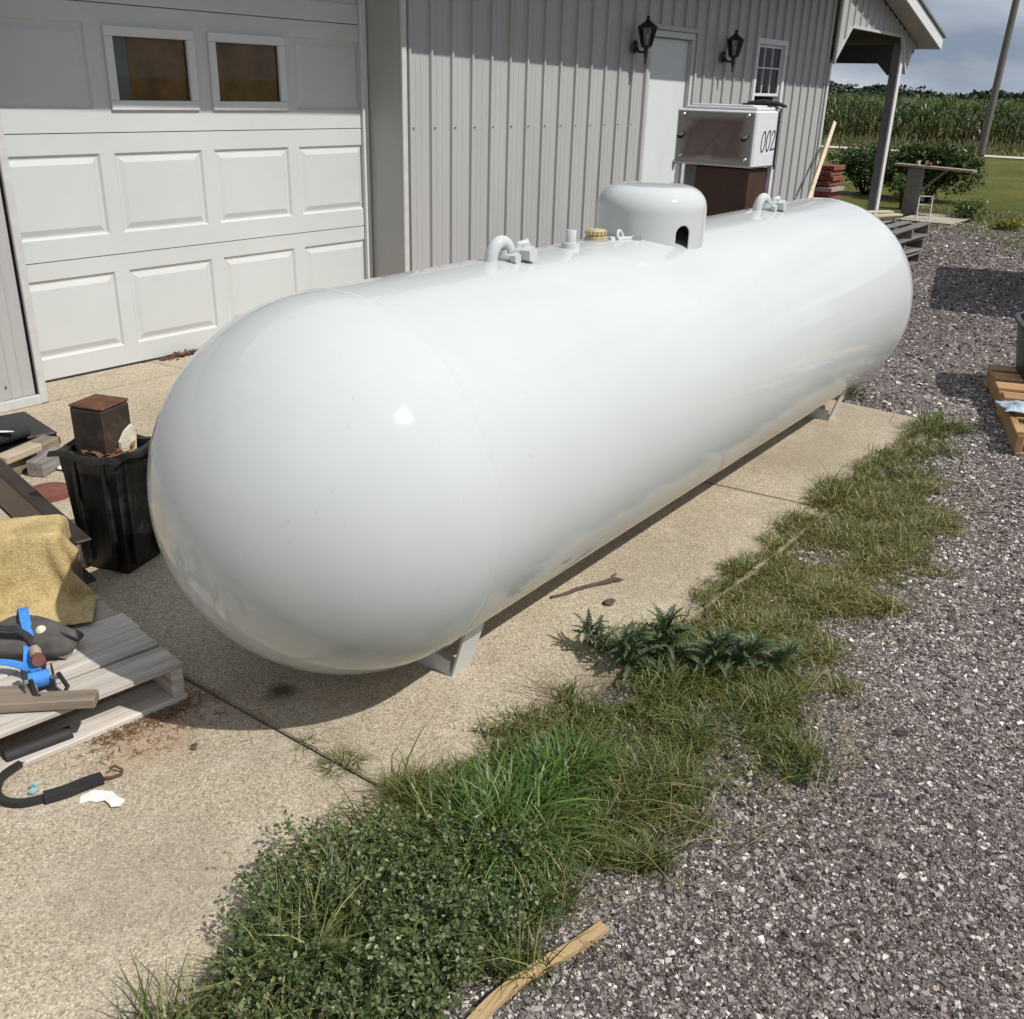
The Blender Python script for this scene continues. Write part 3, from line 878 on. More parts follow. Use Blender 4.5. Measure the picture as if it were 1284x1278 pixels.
# ------------------------------------------------------------------ the tank
AX = Vector((1.70, 1.874, 0.607)); BX = Vector((5.149, 2.004, 0.607))
TR = 0.52
ang = math.atan2(BX.y - AX.y, BX.x - AX.x); TL = (BX - AX).length
tank = empty('propane_tank', (AX.x, AX.y, 0), ang, 'long white horizontal propane tank with rounded ends on the concrete', 'tank')
def tz(z): return z
# shell: local x along the axis
bm = bmesh.new()
prof = []
NH = 28
for k in range(NH + 1):
    t = math.pi / 2 * k / NH
    prof.append((TR * math.sin(t), -TR * math.cos(t)))
for k in range(1, 24): prof.append((TR, TL * k / 24))
for k in range(NH + 1):
    t = math.pi / 2 * k / NH
    prof.append((TR * math.cos(t), TL + TR * math.sin(t)))
lathe_bm(bm, prof, 112)
bmesh.ops.recalc_face_normals(bm, faces=bm.faces)
shell = link('shell', bm_mesh(bm, 'shell', True), M['tank_paint'], tank, (0, 0, 0.607), (0, R_(90), 0))
# weld beads: slightly lumpy rings
def weld(xp, amp=0.0022, w=0.009, name='weld_seam'):
    bm = bmesh.new(); n = 240; rings = []
    for i in range(n):
        an = 2 * math.pi * i / n
        ring = []
        for j in range(5):
            q = (j / 4 - 0.5) * 2
            r = TR - 0.0008 + amp * (1 - q * q) * (0.75 + 0.4 * RNG.random())
            ring.append(bm.verts.new((xp + q * w + 0.0015 * math.sin(an * 9), r * math.cos(an), r * math.sin(an))))
        rings.append(ring)
    for i in range(n):
        r0, r1 = rings[i], rings[(i + 1) % n]
        for j in range(4): bm.faces.new((r0[j], r0[j + 1], r1[j + 1], r1[j]))
    bmesh.ops.recalc_face_normals(bm, faces=bm.faces)
    link(name, bm_mesh(bm, name, True), M['tank_paint'], tank, (0, 0, 0.607))
weld(0.0); weld(TL * 0.5, 0.0014); weld(TL, 0.002)
# long seam on the shell near the far bottom
# feet: bent plate channels under both ends
def foot(xc, sy):
    """bent plate: outer web leans out to the shell, gusset turned inwards across the tank"""
    s = 1 if sy > 0 else -1
    yb, yt = 0.240 * s, 0.298 * s
    zt = 0.607 - math.sqrt(TR ** 2 - 0.298 ** 2) + 0.012
    bm = bmesh.new()
    def plate(P, d):
        lo = [bm.verts.new(p) for p in P]; hi = [bm.verts.new((p[0] + d[0], p[1] + d[1], p[2] + d[2])) for p in P]
        bm.faces.new(lo); bm.faces.new(list(reversed(hi)))
        for k in range(len(P)): bm.faces.new((lo[k], hi[k], hi[(k + 1) % len(P)], lo[(k + 1) % len(P)]))
    plate([(xc - 0.04, yb, 0.0), (xc + 0.05, yb, 0.0), (xc + 0.05, yt, zt), (xc - 0.04, yt, zt)], (0, -0.008 * s, 0))
    plate([(xc - 0.04, yb - 0.0085 * s, 0.0), (xc - 0.04, yb - 0.15 * s, 0.0), (xc - 0.04, yb - 0.15 * s, 0.105), (xc - 0.04, yb - 0.075 * s, 0.06), (xc - 0.04, yb - 0.0085 * s, 0.05)], (0.008, 0, 0))
    plate([(xc - 0.031, yb - 0.0085 * s, 0.0), (xc + 0.05, yb - 0.0085 * s, 0.0), (xc + 0.05, yb - 0.15 * s, 0.0), (xc - 0.031, yb - 0.15 * s, 0.0)], (0, 0, 0.008))
    bmesh.ops.recalc_face_normals(bm, faces=bm.faces)
    link('foot', bm_mesh(bm, 'foot'), M['tank_paint'], tank)
for xc in (0.19, TL - 0.06):
    foot(xc, -1); foot(xc, 1)
# valve dome
dx = 3.305 - 1.70
dz = 1.312
DR = 0.203
bm = bmesh.new()
zs_ = [1.00 + 0.002 * k for k in range(int((dz - 0.094 - 1.00) / 0.002) + 1)]
pr = [(DR, q) for q in zs_]
zl = zs_[-1]
for k in range(1, 13):
    t = math.pi / 2 * k / 12
    pr.append((DR - 0.085 + 0.085 * math.cos(t), zl + 0.080 * math.sin(t)))
pr += [(DR * 0.45, zl + 0.0818), (DR * 0.30, zl + 0.0832), (DR * 0.16, zl + 0.0840), (0.0, zl + 0.0843)]
lathe_bm(bm, pr, 640)
bmesh.ops.recalc_face_normals(bm, faces=bm.faces)
# hand slot with arched top facing the yard
ca_ = math.atan2(-0.91, -0.40) - ang
def in_slot(c):
    if math.hypot(c.x, c.y) < DR - 0.02: return False
    u_ = (math.atan2(c.y, c.x) - ca_ + math.pi) % (2 * math.pi) - math.pi
    u_ *= DR
    if c.z < 1.142: return abs(u_) < 0.030
    return (u_ ** 2 + (c.z - 1.142) ** 2) < 0.030 ** 2
bmesh.ops.delete(bm, geom=[f for f in bm.faces if in_slot(f.calc_center_median())], context='FACES')
dm = link('valve_dome', bm_mesh(bm, 'valve_dome', True), M['tank_paint'], tank, (dx, 0, 0))
so = dm.modifiers.new('solid', 'SOLIDIFY'); so.thickness = 0.004; so.offset = -1
# dark valve block inside the dome
b2('valve_body', (dx - 0.07, -0.07, 1.05), (dx + 0.07, 0.07, 1.17), M['black_iron'], tank, 0.02)
# a pad ring where the dome meets the shell
# lifting eyes with shackle
def lug(xp):
    pts = []
    for k in range(15):
        t = math.pi * (k / 14)
        pts.append((xp - 0.038 * math.cos(t) - 0.02, 0.012 - 0.02 * (k / 14), 1.118 + 0.062 * math.sin(t) ** 0.8))
    pts[0] = (pts[0][0] - .002, pts[0][1], 1.10)
    tube('lifting_eye', pts, 0.0205, M['tank_paint'], tank, 12)
    tube('eye_plate', [(xp - 0.02, 0.006, 1.11), (xp - 0.02, 0.004, 1.158)], [0.036, 0.022], M['tank_paint'], tank, 10, 0.35, (1, 0, 0))
    tube('eye_bolt', [(xp - 0.022, 0.045, 1.135), (xp - 0.018, -0.045, 1.137)], 0.011, M['tank_paint'], tank, 8)
    tube('bolt_nut', [(xp - 0.018, -0.045, 1.137), (xp - 0.0175, -0.062, 1.137)], 0.018, M['tank_paint'], tank, 6)
    tube('shackle_pin', [(xp + 0.018, 0.03, 1.143), (xp + 0.026, -0.055, 1.146)], 0.019, M['tank_paint'], tank, 10)
    tube('pin_head', [(xp + 0.026, -0.055, 1.146), (xp + 0.028, -0.085, 1.147)], [0.027, 0.025], M['tank_paint'], tank, 6)
    tube('shackle_bow', [(xp + 0.012, -0.02, 1.12), (xp + 0.03, -0.03, 1.17), (xp + 0.055, -0.035, 1.175), (xp + 0.072, -0.035, 1.15), (xp + 0.074, -0.035, 1.10)], 0.013, M['tank_paint'], tank, 10)
lug(0.695)
lug(2.69)
lathe('plug', [(0.0, 0.062), (0.016, 0.061), (0.018, 0.058), (0.018, 0.022), (0.030, 0.020), (0.032, 0.0)], M['tank_paint'], tank, 16, (1.045, -0.01, 1.123))
lathe('filler_cap', [(0.0, 0.046), (0.031, 0.045), (0.035, 0.041), (0.035, 0.028), (0.031, 0.024), (0.037, 0.020), (0.037, 0.008)], M['brass'], tank, 18, (1.262, 0.025, 1.118))
for k_ in range(16):
    an_ = k_ * math.pi / 8
    box('grip', (1.262 + 0.036 * math.cos(an_), 0.025 + 0.036 * math.sin(an_), 1.153), (0.006, 0.006, 0.013), M['brass'], tank, 0.001, (0, 0, an_))
lathe('filler_neck', [(0.044, 0.012), (0.044, 0.0)], M['steel'], tank, 18, (1.262, 0.025, 1.118))
lathe('filler_base', [(0.0, 0.012), (0.042, 0.0115), (0.046, 0.0)], M['tank_paint'], tank, 18, (1.262, 0.025, 1.118))
tube('gauge_ring', [(1.335 + 0.016 * math.cos(t), -0.03 + 0.006 * math.sin(t), 1.138 + 0.018 * math.sin(t)) for t in np.linspace(-0.4, 3.5, 10)], 0.006, M['tank_paint'], tank, 8)
tube('gauge_stem', [(1.30, -0.01, 1.128), (1.40, -0.055, 1.126)], 0.009, M['tank_paint'], tank, 8)
lathe('gauge_face', [(0, 0.02), (0.022, 0.018), (0.024, 0.0)], M['steel'], tank, 14, (1.40, -0.055, 1.115))

# ------------------------------------------------------------------ pallets
def pallet(origin, rz, LS, LB, mat, label, n_top=7, n_bot=3, skip=(), z0=0.0, group=None, shift=None, bw=0.092, gaps=0.012):
    """stringers run along local Y (length LS), boards along local X (length LB); origin is the +X,-Y corner"""
    t = empty('pallet', (origin[0], origin[1], z0), rz, label, 'pallet', group)
    r = random.Random(sum(map(ord, label)) + n_top)
    th, sh = 0.018, 0.09
    for k in range(3):
        xx = -0.02 - k * (LB - 0.04) / 2
        box('stringer', (xx, LS / 2, th + sh / 2), (LS, 0.036, sh), mat, t, 0.004, (0, 0, R_(90)))
    for k in range(n_bot):
        yy = bw / 2 + k * (LS - bw) / max(1, n_bot - 1)
        box('bottom_board', (-LB / 2 + r.uniform(-.008, .008), yy, th / 2), (LB, bw, th), mat, t, 0.003, (0, 0, R_(r.uniform(-.6, .6))))
    step = (LS - bw) / (n_top - 1)
    for k in range(n_top):
        if k in skip: continue
        yy = bw / 2 + k * step
        o = box('deck_board', (-LB / 2 + r.uniform(-.01, .01), yy, th * 1.5 + sh + r.uniform(0, .001)), (LB, min(bw, step - 0.006) if gaps < 0.02 else bw, th), mat, t, 0.003, (R_(r.uniform(-.6, .6)), R_(r.uniform(-.3, .3)), R_(r.uniform(-.5, .5))))
        if shift: pass
    return t
# left pallet, weathered grey
pallet((1.29, 2.13), R_(-6.5), 1.0, 1.05, M['wood_grey'], 'weathered grey wooden pallet under the tan towel at left', 8, 3, bw=0.118)
# stack of three dark pallets behind the tank's far end
for k in range(3):
    pallet((11.22 - 0.03 * k + (0.06 if k == 2 else 0), 3.20 - 0.02 * k), R_([1.0, -1.5, 0.8][k]), 1.05, 1.15, M['wood_dark'],
           ['lowest dark weathered pallet of the stack behind the tank', 'middle dark weathered pallet of the stack behind the tank', 'topmost dark weathered pallet of the stack behind the tank'][k],
           6, 3, z0=-0.02 + k * 0.148, group='stack of dark pallets behind the tank', gaps=0.05, bw=0.10)
# right pallet, newer orange wood
pallet((5.555, -0.077), R_(-70.4), 1.42, 1.0, M['wood_new'], 'orange brown wooden pallet on the gravel at the right edge', 7, 3, skip=(1,), z0=-0.02, bw=0.14, gaps=0.05)

# black tub and crumpled rag on the right pallet
tb = empty('black_tub', (6.50, 0.985, 0.106), R_(20), 'black plastic tub standing on the orange pallet', 'tub')
bm = bmesh.new()
for (hw, hl, z) in ((0.17, 0.24, 0.0), (0.22, 0.30, 0.30)): pass
lv = [(0.17, 0.24, 0.004), (0.215, 0.29, 0.29), (0.235, 0.31, 0.292), (0.235, 0.31, 0.315), (0.205, 0.28, 0.315), (0.16, 0.23, 0.02)]
rings = []
for hw, hl, z in lv:
    ring = []
    for k in range(24):
        an = 2 * math.pi * k / 24
        ca, sa = math.cos(an), math.sin(an)
        ring.append(bm.verts.new((hl * math.copysign(abs(ca) ** 0.45, ca), hw * math.copysign(abs(sa) ** 0.45, sa), z)))
    rings.append(ring)
for r0, r1 in zip(rings, rings[1:]):
    for k in range(24): bm.faces.new((r0[k], r0[(k + 1) % 24], r1[(k + 1) % 24], r1[k]))
bm.faces.new(list(reversed(rings[0]))); bm.faces.new(rings[-1])
bmesh.ops.recalc_face_normals(bm, faces=bm.faces)
link('tub_body', bm_mesh(bm, 'tub_body', True, 35), M['black_plastic'], tb)

def crumple(name, cx, cy, z, sx, sy, hgt, mat, label, cat, seed, rz=0.0, n=22):
    r = np.random.default_rng(seed)
    u = np.linspace(-1, 1, n)
    X, Y = np.meshgrid(u, u)
    rad = np.maximum(np.abs(X), np.abs(Y)); 
    px = X * sx * (1 + 0.15 * np.sin(3 * Y + seed)); py = Y * sy * (1 + 0.18 * np.sin(2.6 * X + seed * 2))
    Z = np.zeros_like(X)
    for _ in range(7):
        th = r.uniform(0, 6.28); f = r.uniform(2.0, 6.0)
        Z += np.abs(np.sin((X * np.cos(th) + Y * np.sin(th)) * f + r.uniform(0, 6))) * r.uniform(0.3, 1)
    Z = Z / Z.max() * hgt * np.clip(1.25 - rad, 0.12, 1) + 0.003
    c, s_ = math.cos(rz), math.sin(rz)
    V = np.stack([px * c - py * s_, px * s_ + py * c, Z], -1).reshape(-1, 3)
    i = np.arange(n * n).reshape(n, n)
    F = np.stack([i[:-1, :-1], i[:-1, 1:], i[1:, 1:], i[1:, :-1]], -1).reshape(-1, 4)
    o = link(name, np_mesh(name, V, F, smooth=True), mat, None, (cx, cy, z))
    md = o.modifiers.new('thick', 'SOLIDIFY'); md.thickness = 0.003
    return tag(o, label, cat)
crumple('rag', 5.62, 0.955, 0.107, 0.10, 0.09, 0.05, M['rag_blue'], 'crumpled pale blue rag on the orange pallet', 'rag', 3, 0.4)

# ------------------------------------------------------------------ junk left of the tank
# black bin with a rusty post in it
BR = R_(20)
bn = empty('plastic_bin', (1.665, 3.05, 0), BR, 'tall black square plastic bin beside the rounded tank end', 'bin')
def sq_ring(bm, h, z, wob=0.0, n=10, zw=0.0):
    ring = []
    for s_ in range(4):
        for k in range(n):
            t = -1 + 2 * k / n
            p = [(t, -1), (1, t), (-t, 1), (-1, -t)][s_]
            d = math.sin((s_ * n + k) * 1.9) * wob
            ring.append(bm.verts.new((p[0] * (h + d), p[1] * (h + d), z + math.sin((s_ * n + k) * 0.83) * zw)))
    return ring
bm = bmesh.new()
rg = [sq_ring(bm, h * 0.90, z, w, 10, zw) for h, z, w, zw in ((0.098, 0.0, 0, 0), (0.104, 0.03, 0, 0), (0.119, 0.36, 0.002, 0), (0.121, 0.362, 0.002, 0), (0.123, 0.40, 0.002, 0.002), (0.123, 0.43, 0.003, 0.004), (0.150, 0.437, 0.004, 0.008), (0.151, 0.425, 0.004, 0.008), (0.146, 0.445, 0.003, 0.008), (0.118, 0.44, 0.002, 0.005), (0.112, 0.36, 0, 0), (0.094, 0.012, 0, 0))]
for r0, r1 in zip(rg, rg[1:]):
    n = len(r0)
    for k in range(n): bm.faces.new((r0[k], r0[(k + 1) % n], r1[(k + 1) % n], r1[k]))
bm.faces.new(list(reversed(rg[0]))); bm.faces.new(rg[-1])
bmesh.ops.recalc_face_normals(bm, faces=bm.faces)
link('bin_body', bm_mesh(bm, 'bin_body', True, 40), M['bin_plastic'], bn)
for sx_ in (-0.06, 0.06):
    prism('rib', [(sx_ - .008, 0.03), (sx_ + .008, 0.03), (sx_ + .008, 0.42), (sx_ - .008, 0.42)], -0.113, -0.09, M['bin_plastic'], bn)
for sy_ in (-0.06, 0.06):
    prism('rib', [(sy_ - .008, 0.03), (sy_ + .008, 0.03), (sy_ + .008, 0.42), (sy_ - .008, 0.42)], -0.113, -0.09, M['bin_plastic'], bn, 'X')
ps = empty('square_post', (1.665, 3.07, 0.015), BR, 'square rusty steel post stub standing in the black bin', 'post')
bm = bmesh.new(); box_bm(bm, (0, 0, 0.285), (0.138, 0.138, 0.57), 0.008)
link('post_body', bm_mesh(bm, 'post_body'), M['charred'], ps)
bm = bmesh.new(); box_bm(bm, (0, 0, 0.574), (0.1385, 0.1385, 0.010), 0.004)
link('cap_plate', bm_mesh(bm, 'cap_plate'), M['rust'], ps)
tag(prism('board_scrap', [(-0.02, 0.36), (0.055, 0.385), (0.066, 0.455), (0.05, 0.492), (0.012, 0.478), (-0.018, 0.448)], -0.084, -0.074, M['cream_paint'], None, 'Y', (1.665, 3.07, 0.015), (0, 0, BR)), 'cream scrap of board against the rusty post in the bin', 'scrap')
# debris filling the bin
V, F, C = [], [], []
for k in range(140):
    an = random.uniform(0, 6.28); l = random.uniform(0.03, 0.08)
    p = Vector((1.665 + random.uniform(-.09, .09), 3.05 + random.uniform(-.09, .09), 0.395 + random.uniform(0, .05)))
    d = Vector((math.cos(an), math.sin(an), random.uniform(-.3, .4))) * l
    s_ = Vector((-math.sin(an), math.cos(an), 0.3)) * random.uniform(.003, .009)
    k0 = len(V)
    V += [p - s_, p + s_, p + d + s_, p + d - s_]; F.append((k0, k0 + 1, k0 + 2, k0 + 3))
o = link('bin_litter', np_mesh('bin_litter', V, F), M['needles']); tag(o, 'dry brown leaf litter filling the top of the black bin', 'litter', kind='stuff')

# brown steel channel lying from the rear junk towards the bin
P0 = Vector((1.433, 2.875, 0.137)); P1 = Vector((1.60, 4.35, 0.27))
ch = empty('steel_channel', P0, 0, 'long brown painted steel channel behind the tan towel', 'beam')
d = (P1 - P0); Lc = d.length
rotc = d.to_track_quat('X', 'Z').to_euler()
ch.rotation_euler = rotc
b2('web', (0, 0.012, -0.075), (Lc, 0.022, 0.066), M['brown_face'], ch)
b2('flange', (0, -0.03, 0.067), (Lc, 0.024, 0.078), M['brown_steel'], ch)
b2('flange', (0, -0.03, -0.088), (Lc, 0.024, -0.077), M['brown_steel'], ch)

# low crate with the towel over it
cr_ = empty('low_crate', (1.165, 2.855, 0.127), R_(-35), 'low wooden crate hidden under the tan towel', 'crate')
for k in range(3):
    for s_ in (-1, 1):
        box('side_board', (0.0, s_ * 0.068, 0.034 + k * 0.066), (0.34, 0.014, 0.058), M['wood_strip'], cr_, 0.002)
        box('end_board', (s_ * 0.160, 0.0, 0.034 + k * 0.066), (0.12, 0.014, 0.058), M['wood_strip'], cr_, 0.002, (0, 0, R_(90)))
box('lid', (0, 0, 0.2025), (0.34, 0.15, 0.012), M['wood_strip'], cr_, 0.002)
def drape(center, rz, sx, sy, n, m, boxc, boxrz, bh, ztop, zfloor, steps=420, iters=14, seed=4):
    """a small cloth solver: the sheet falls over a box and onto the deck"""
    r = np.random.default_rng(seed)
    u, v = np.meshgrid(np.linspace(-sx / 2, sx / 2, n), np.linspace(-sy / 2, sy / 2, m))
    c, s_ = math.cos(rz), math.sin(rz)
    P = np.stack([center[0] + u * c - v * s_, center[1] + u * s_ + v * c, np.full_like(u, ztop + 0.03) + r.normal(0, .004, u.shape)], -1)
    Q = P.copy()
    dx_, dy_ = sx / (n - 1), sy / (m - 1)
    dd = math.hypot(dx_, dy_)
    cb, sb = math.cos(boxrz), math.sin(boxrz)
    def con(A, B, L, k):
        d = B - A; l = np.linalg.norm(d, axis=-1, keepdims=True) + 1e-9
        q = d * (0.5 * k * (1 - L / l)); return q
    for it in range(steps):
        V = (P - Q) * 0.97
        Q = P.copy()
        P = P + V; P[..., 2] -= 0.00028
        for _ in range(iters):
            for par in (0, 1):
                a_ = P[:, par:n - 1:2]; b_ = P[:, par + 1:n:2]; k_ = min(a_.shape[1], b_.shape[1])
                q = con(a_[:, :k_], b_[:, :k_], dx_, 1.0); a_[:, :k_] += q; b_[:, :k_] -= q
                a_ = P[par:m - 1:2]; b_ = P[par + 1:m:2]; k_ = min(a_.shape[0], b_.shape[0])
                q = con(a_[:k_], b_[:k_], dy_, 1.0); a_[:k_] += q; b_[:k_] -= q
            q = con(P[:-1, :-1], P[1:, 1:], dd, .5) * .5; P[:-1, :-1] += q; P[1:, 1:] -= q
            q = con(P[:-1, 1:], P[1:, :-1], dd, .5) * .5; P[:-1, 1:] += q; P[1:, :-1] -= q
            q = con(P[:, :-2], P[:, 2:], 2 * dx_, .25) * .5; P[:, :-2] += q; P[:, 2:] -= q
            q = con(P[:-2], P[2:], 2 * dy_, .25) * .5; P[:-2] += q; P[2:] -= q
        # box
        lx = (P[..., 0] - boxc[0]) * cb + (P[..., 1] - boxc[1]) * sb
        ly = -(P[..., 0] - boxc[0]) * sb + (P[..., 1] - boxc[1]) * cb
        px_, py_2, pz_ = bh[0] - np.abs(lx), bh[1] - np.abs(ly), ztop - P[..., 2]
        ins = (px_ > 0) & (py_2 > 0) & (pz_ > 0)
        up_ = ins & (pz_ <= np.minimum(px_, py_2) + 0.012)
        P[..., 2] = np.where(up_, ztop, P[..., 2])
        Q[..., :2] = np.where(up_[..., None], P[..., :2] * .6 + Q[..., :2] * .4, Q[..., :2])
        sd_ = ins & ~up_
        ox = sd_ & (px_ < py_2); oy_ = sd_ & ~ox
        lx = np.where(ox, np.sign(lx) * bh[0], lx); ly = np.where(oy_, np.sign(ly) * bh[1], ly)
        P[..., 0] = np.where(sd_, boxc[0] + lx * cb - ly * sb, P[..., 0]); P[..., 1] = np.where(sd_, boxc[1] + lx * sb + ly * cb, P[..., 1])
        fl = P[..., 2] < zfloor
        P[..., 2] = np.where(fl, zfloor, P[..., 2])
        Q[..., :2] = np.where(fl[..., None], P[..., :2], Q[..., :2])
    return P
Tw = drape((1.10, 2.765), R_(-33), .54, .52, 46, 46, (1.165, 2.855), R_(-35), (.18, .08), .345, .137, steps=260, iters=10)
F_ = Tw.shape
uu, vv = np.meshgrid(np.linspace(0, 1, 46), np.linspace(0, 1, 46))
Tw[..., 2] += 0.0025 * np.abs(np.sin(uu * 31 + 4 * np.sin(vv * 7))) + 0.002 * np.abs(np.sin(vv * 27 + 3 * np.sin(uu * 9)))
i = np.arange(46 * 46).reshape(46, 46)
F = np.stack([i[:-1, :-1], i[:-1, 1:], i[1:, 1:], i[1:, :-1]], -1).reshape(-1, 4)
tw = link('towel', np_mesh('towel', Tw.reshape(-1, 3), F, smooth=True), M['towel'])
md = tw.modifiers.new('thick', 'SOLIDIFY'); md.thickness = 0.005; md.offset = 1
md = tw.modifiers.new('soft', 'SUBSURF'); md.levels = 1; md.render_levels = 1
tag(tw, 'dirty tan towel draped over a crate on the grey pallet', 'towel')

# grey cloth bag, blue ratchet strap
bag = empty('cloth_bag', (1.045, 2.50, 0.127), R_(-55), 'dark grey cloth bag in front of the tan towel', 'bag')
bm = bmesh.new()
bmesh.ops.create_uvsphere(bm, u_segments=32, v_segments=18, radius=1.0)
for v_ in bm.verts:
    q = v_.co.copy()
    nn = 0.10 * math.sin(q.x * 5 + q.y * 3) + 0.07 * math.sin(q.y * 9 - q.x * 4 + 1)
    v_.co = Vector((math.copysign(abs(q.x) ** .7, q.x) * 0.155 * (1 + nn * .6), math.copysign(abs(q.y) ** .7, q.y) * 0.075 * (1 + nn), max(-0.0, (q.z * 0.034 + 0.036) * (1 + nn * 1.5))))
link('bag_body', bm_mesh(bm, 'bag_body', True), M['grey_fabric'], bag)
tube('bag_seam', [(-0.15, 0.0, .042), (-0.08, .01, .066), (0, .0, .072), (.08, .005, .066), (.15, 0, .042)], 0.004, M['black_fabric'], bag, 6)
def ribbon(name, pts, w, mat, parent=None, th=0.003, sub=6, side=None, loc=(0, 0, 0)):
    P = np.array(pts, float)
    n = (len(P) - 1) * sub + 1
    def cat(t):
        i = min(int(t), len(P) - 2); f = t - i
        p0 = P[max(i - 1, 0)]; p1 = P[i]; p2 = P[i + 1]; p3 = P[min(i + 2, len(P) - 1)]
        return 0.5 * (2 * p1 + (p2 - p0) * f + (2 * p0 - 5 * p1 + 4 * p2 - p3) * f ** 2 + (3 * p1 - p0 - 3 * p2 + p3) * f ** 3)
    Q = np.array([cat(t) for t in np.linspace(0, len(P) - 1, n)])
    bm = bmesh.new(); prev = None
    for k in range(n):
        t = Vector(Q[min(k + 1, n - 1)] - Q[max(k - 1, 0)]).normalized()
        s_ = Vector(side) if side else t.cross(Vector((0, 0, 1)))
        s_ = (s_ - t * s_.dot(t)).normalized() * (w / 2); nn = s_.cross(t).normalized() * (th / 2)
        c = Vector(Q[k])
        ring = [bm.verts.new(c - s_ - nn), bm.verts.new(c + s_ - nn), bm.verts.new(c + s_ + nn), bm.verts.new(c - s_ + nn)]
        if prev:
            for j in range(4): bm.faces.new((prev[j], prev[(j + 1) % 4], ring[(j + 1) % 4], ring[j]))
        else: bm.faces.new(ring)
        prev = ring
    bm.faces.new(list(reversed(prev)))
    bmesh.ops.recalc_face_normals(bm, faces=bm.faces)
    return link(name, bm_mesh(bm, name, True, 50), mat, parent, loc)
rs = empty('ratchet_strap', (0.97, 2.30, 0.127), 0, 'blue ratchet strap with steel buckle on the grey pallet', 'strap')
O = Vector((0.97, 2.30, 0.127))
def rel(L): return [tuple(Vector(p) - O) for p in L]
ribbon('webbing', rel([(1.10, 2.64, .155), (1.085, 2.58, .215), (1.06, 2.52, .213), (1.035, 2.46, .190), (1.0, 2.405, .15), (0.985, 2.36, .155), (0.975, 2.31, .175)]), 0.026, M['strap_blue'], rs)
ribbon('webbing', rel([(0.80, 2.56, .16), (0.88, 2.48, .175), (0.95, 2.42, .165), (0.975, 2.36, .16), (0.98, 2.30, .165)]), 0.026, M['strap_blue'], rs)
ribbon('black_webbing', rel([(0.86, 2.62, .20), (0.95, 2.55, .215), (1.02, 2.47, .21), (1.03, 2.40, .165), (1.0, 2.34, .145), (0.965, 2.30, .14)]), 0.022, M['black_fabric'], rs)
bm = bmesh.new()
tube_bm(bm, [(-0.024, -0.022, 0.032), (0.024, -0.042, 0.032)], 0.022, 18)
link('webbing_roll', bm_mesh(bm, 'webbing_roll', True, 40), M['strap_blue'], rs, (0.0, 0.02, 0))
for k, (u_, v__) in enumerate(((-0.034, -0.006), (0.032, -0.034))):
    prism('ratchet_side', [(-0.055, 0.004), (0.03, 0.0), (0.05, 0.03), (0.03, 0.062), (-0.03, 0.06), (-0.06, 0.03)], -0.002, 0.002, M['black_iron'], rs, 'Y', (u_ - .005, v__ + 0.0, 0), (0, 0, R_(-112)))
tube('handle', [(-0.03, -0.03, .05), (-0.045, -0.075, .035), (-0.03, -0.10, .02), (0.005, -0.115, .02), (0.03, -0.095, .03), (0.033, -0.05, .05)], 0.006, M['black_iron'], rs, 8)
tube('axle', [(-0.04, -0.005, .035), (0.04, -0.04, .035)], 0.008, M['steel'], rs, 8)
tube('hook', [(0.10, 0.13, .01), (0.12, 0.10, .02), (0.13, 0.08, .012), (0.115, 0.07, .012), (0.10, 0.085, .02)], 0.006, M['steel'], rs, 8)
lathe('ball_end', [(0, 0.034)] + [(0.016 * math.cos(t), 0.018 + 0.016 * math.sin(t)) for t in np.linspace(1.3, -1.3, 9)] + [(0, 0.002)], M['cream_paint'], rs, 14, (0.10, 0.155, 0.05))
hn = empty('hammer_handle', (1.02, 2.40, 0.15), R_(70), 'short wooden handle lying on the blue strap', 'handle')
tube('grip', [(-0.05, 0, 0.03), (0.0, 0, .022), (0.05, 0.0, .012)], [0.014, 0.016, 0.013], M['wood_pale'], hn, 10)
tube('ferrule', [(-0.05, 0, 0.03), (-0.075, 0, .036)], 0.017, M['red_lid'], hn, 10)

# wood strips on the pallet's near edge
for k, (c_, rz, L, w, th, lb) in enumerate((((0.79, 2.345, 0.145), -44, 0.66, 0.05, 0.03, 'brown wood batten lying across the pallet edge, nearer the camera'), ((0.745, 2.455, 0.150), -46, 0.56, 0.042, 0.02, 'thin brown wood batten lying behind the thicker batten'))):
    t = empty('wood_batten', c_, R_(rz), lb, 'batten')
    bm = bmesh.new(); box_bm(bm, (0, 0, 0), (L, w, th), 0.004)
    link('batten_body', bm_mesh(bm, 'batten_body'), M['wood_strip'], t)
# black pipe sticking out beneath
pp = empty('black_pipe', (0.985, 2.20, 0.022), 0, 'short black pipe under the near edge of the grey pallet', 'pipe')
bm = bmesh.new(); tube_bm(bm, [(0, 0, 0), (-0.16, 0.03, 0.0)], 0.021, 16)
link('pipe_body', bm_mesh(bm, 'pipe_body', True, 40), M['black_rubber'], pp)
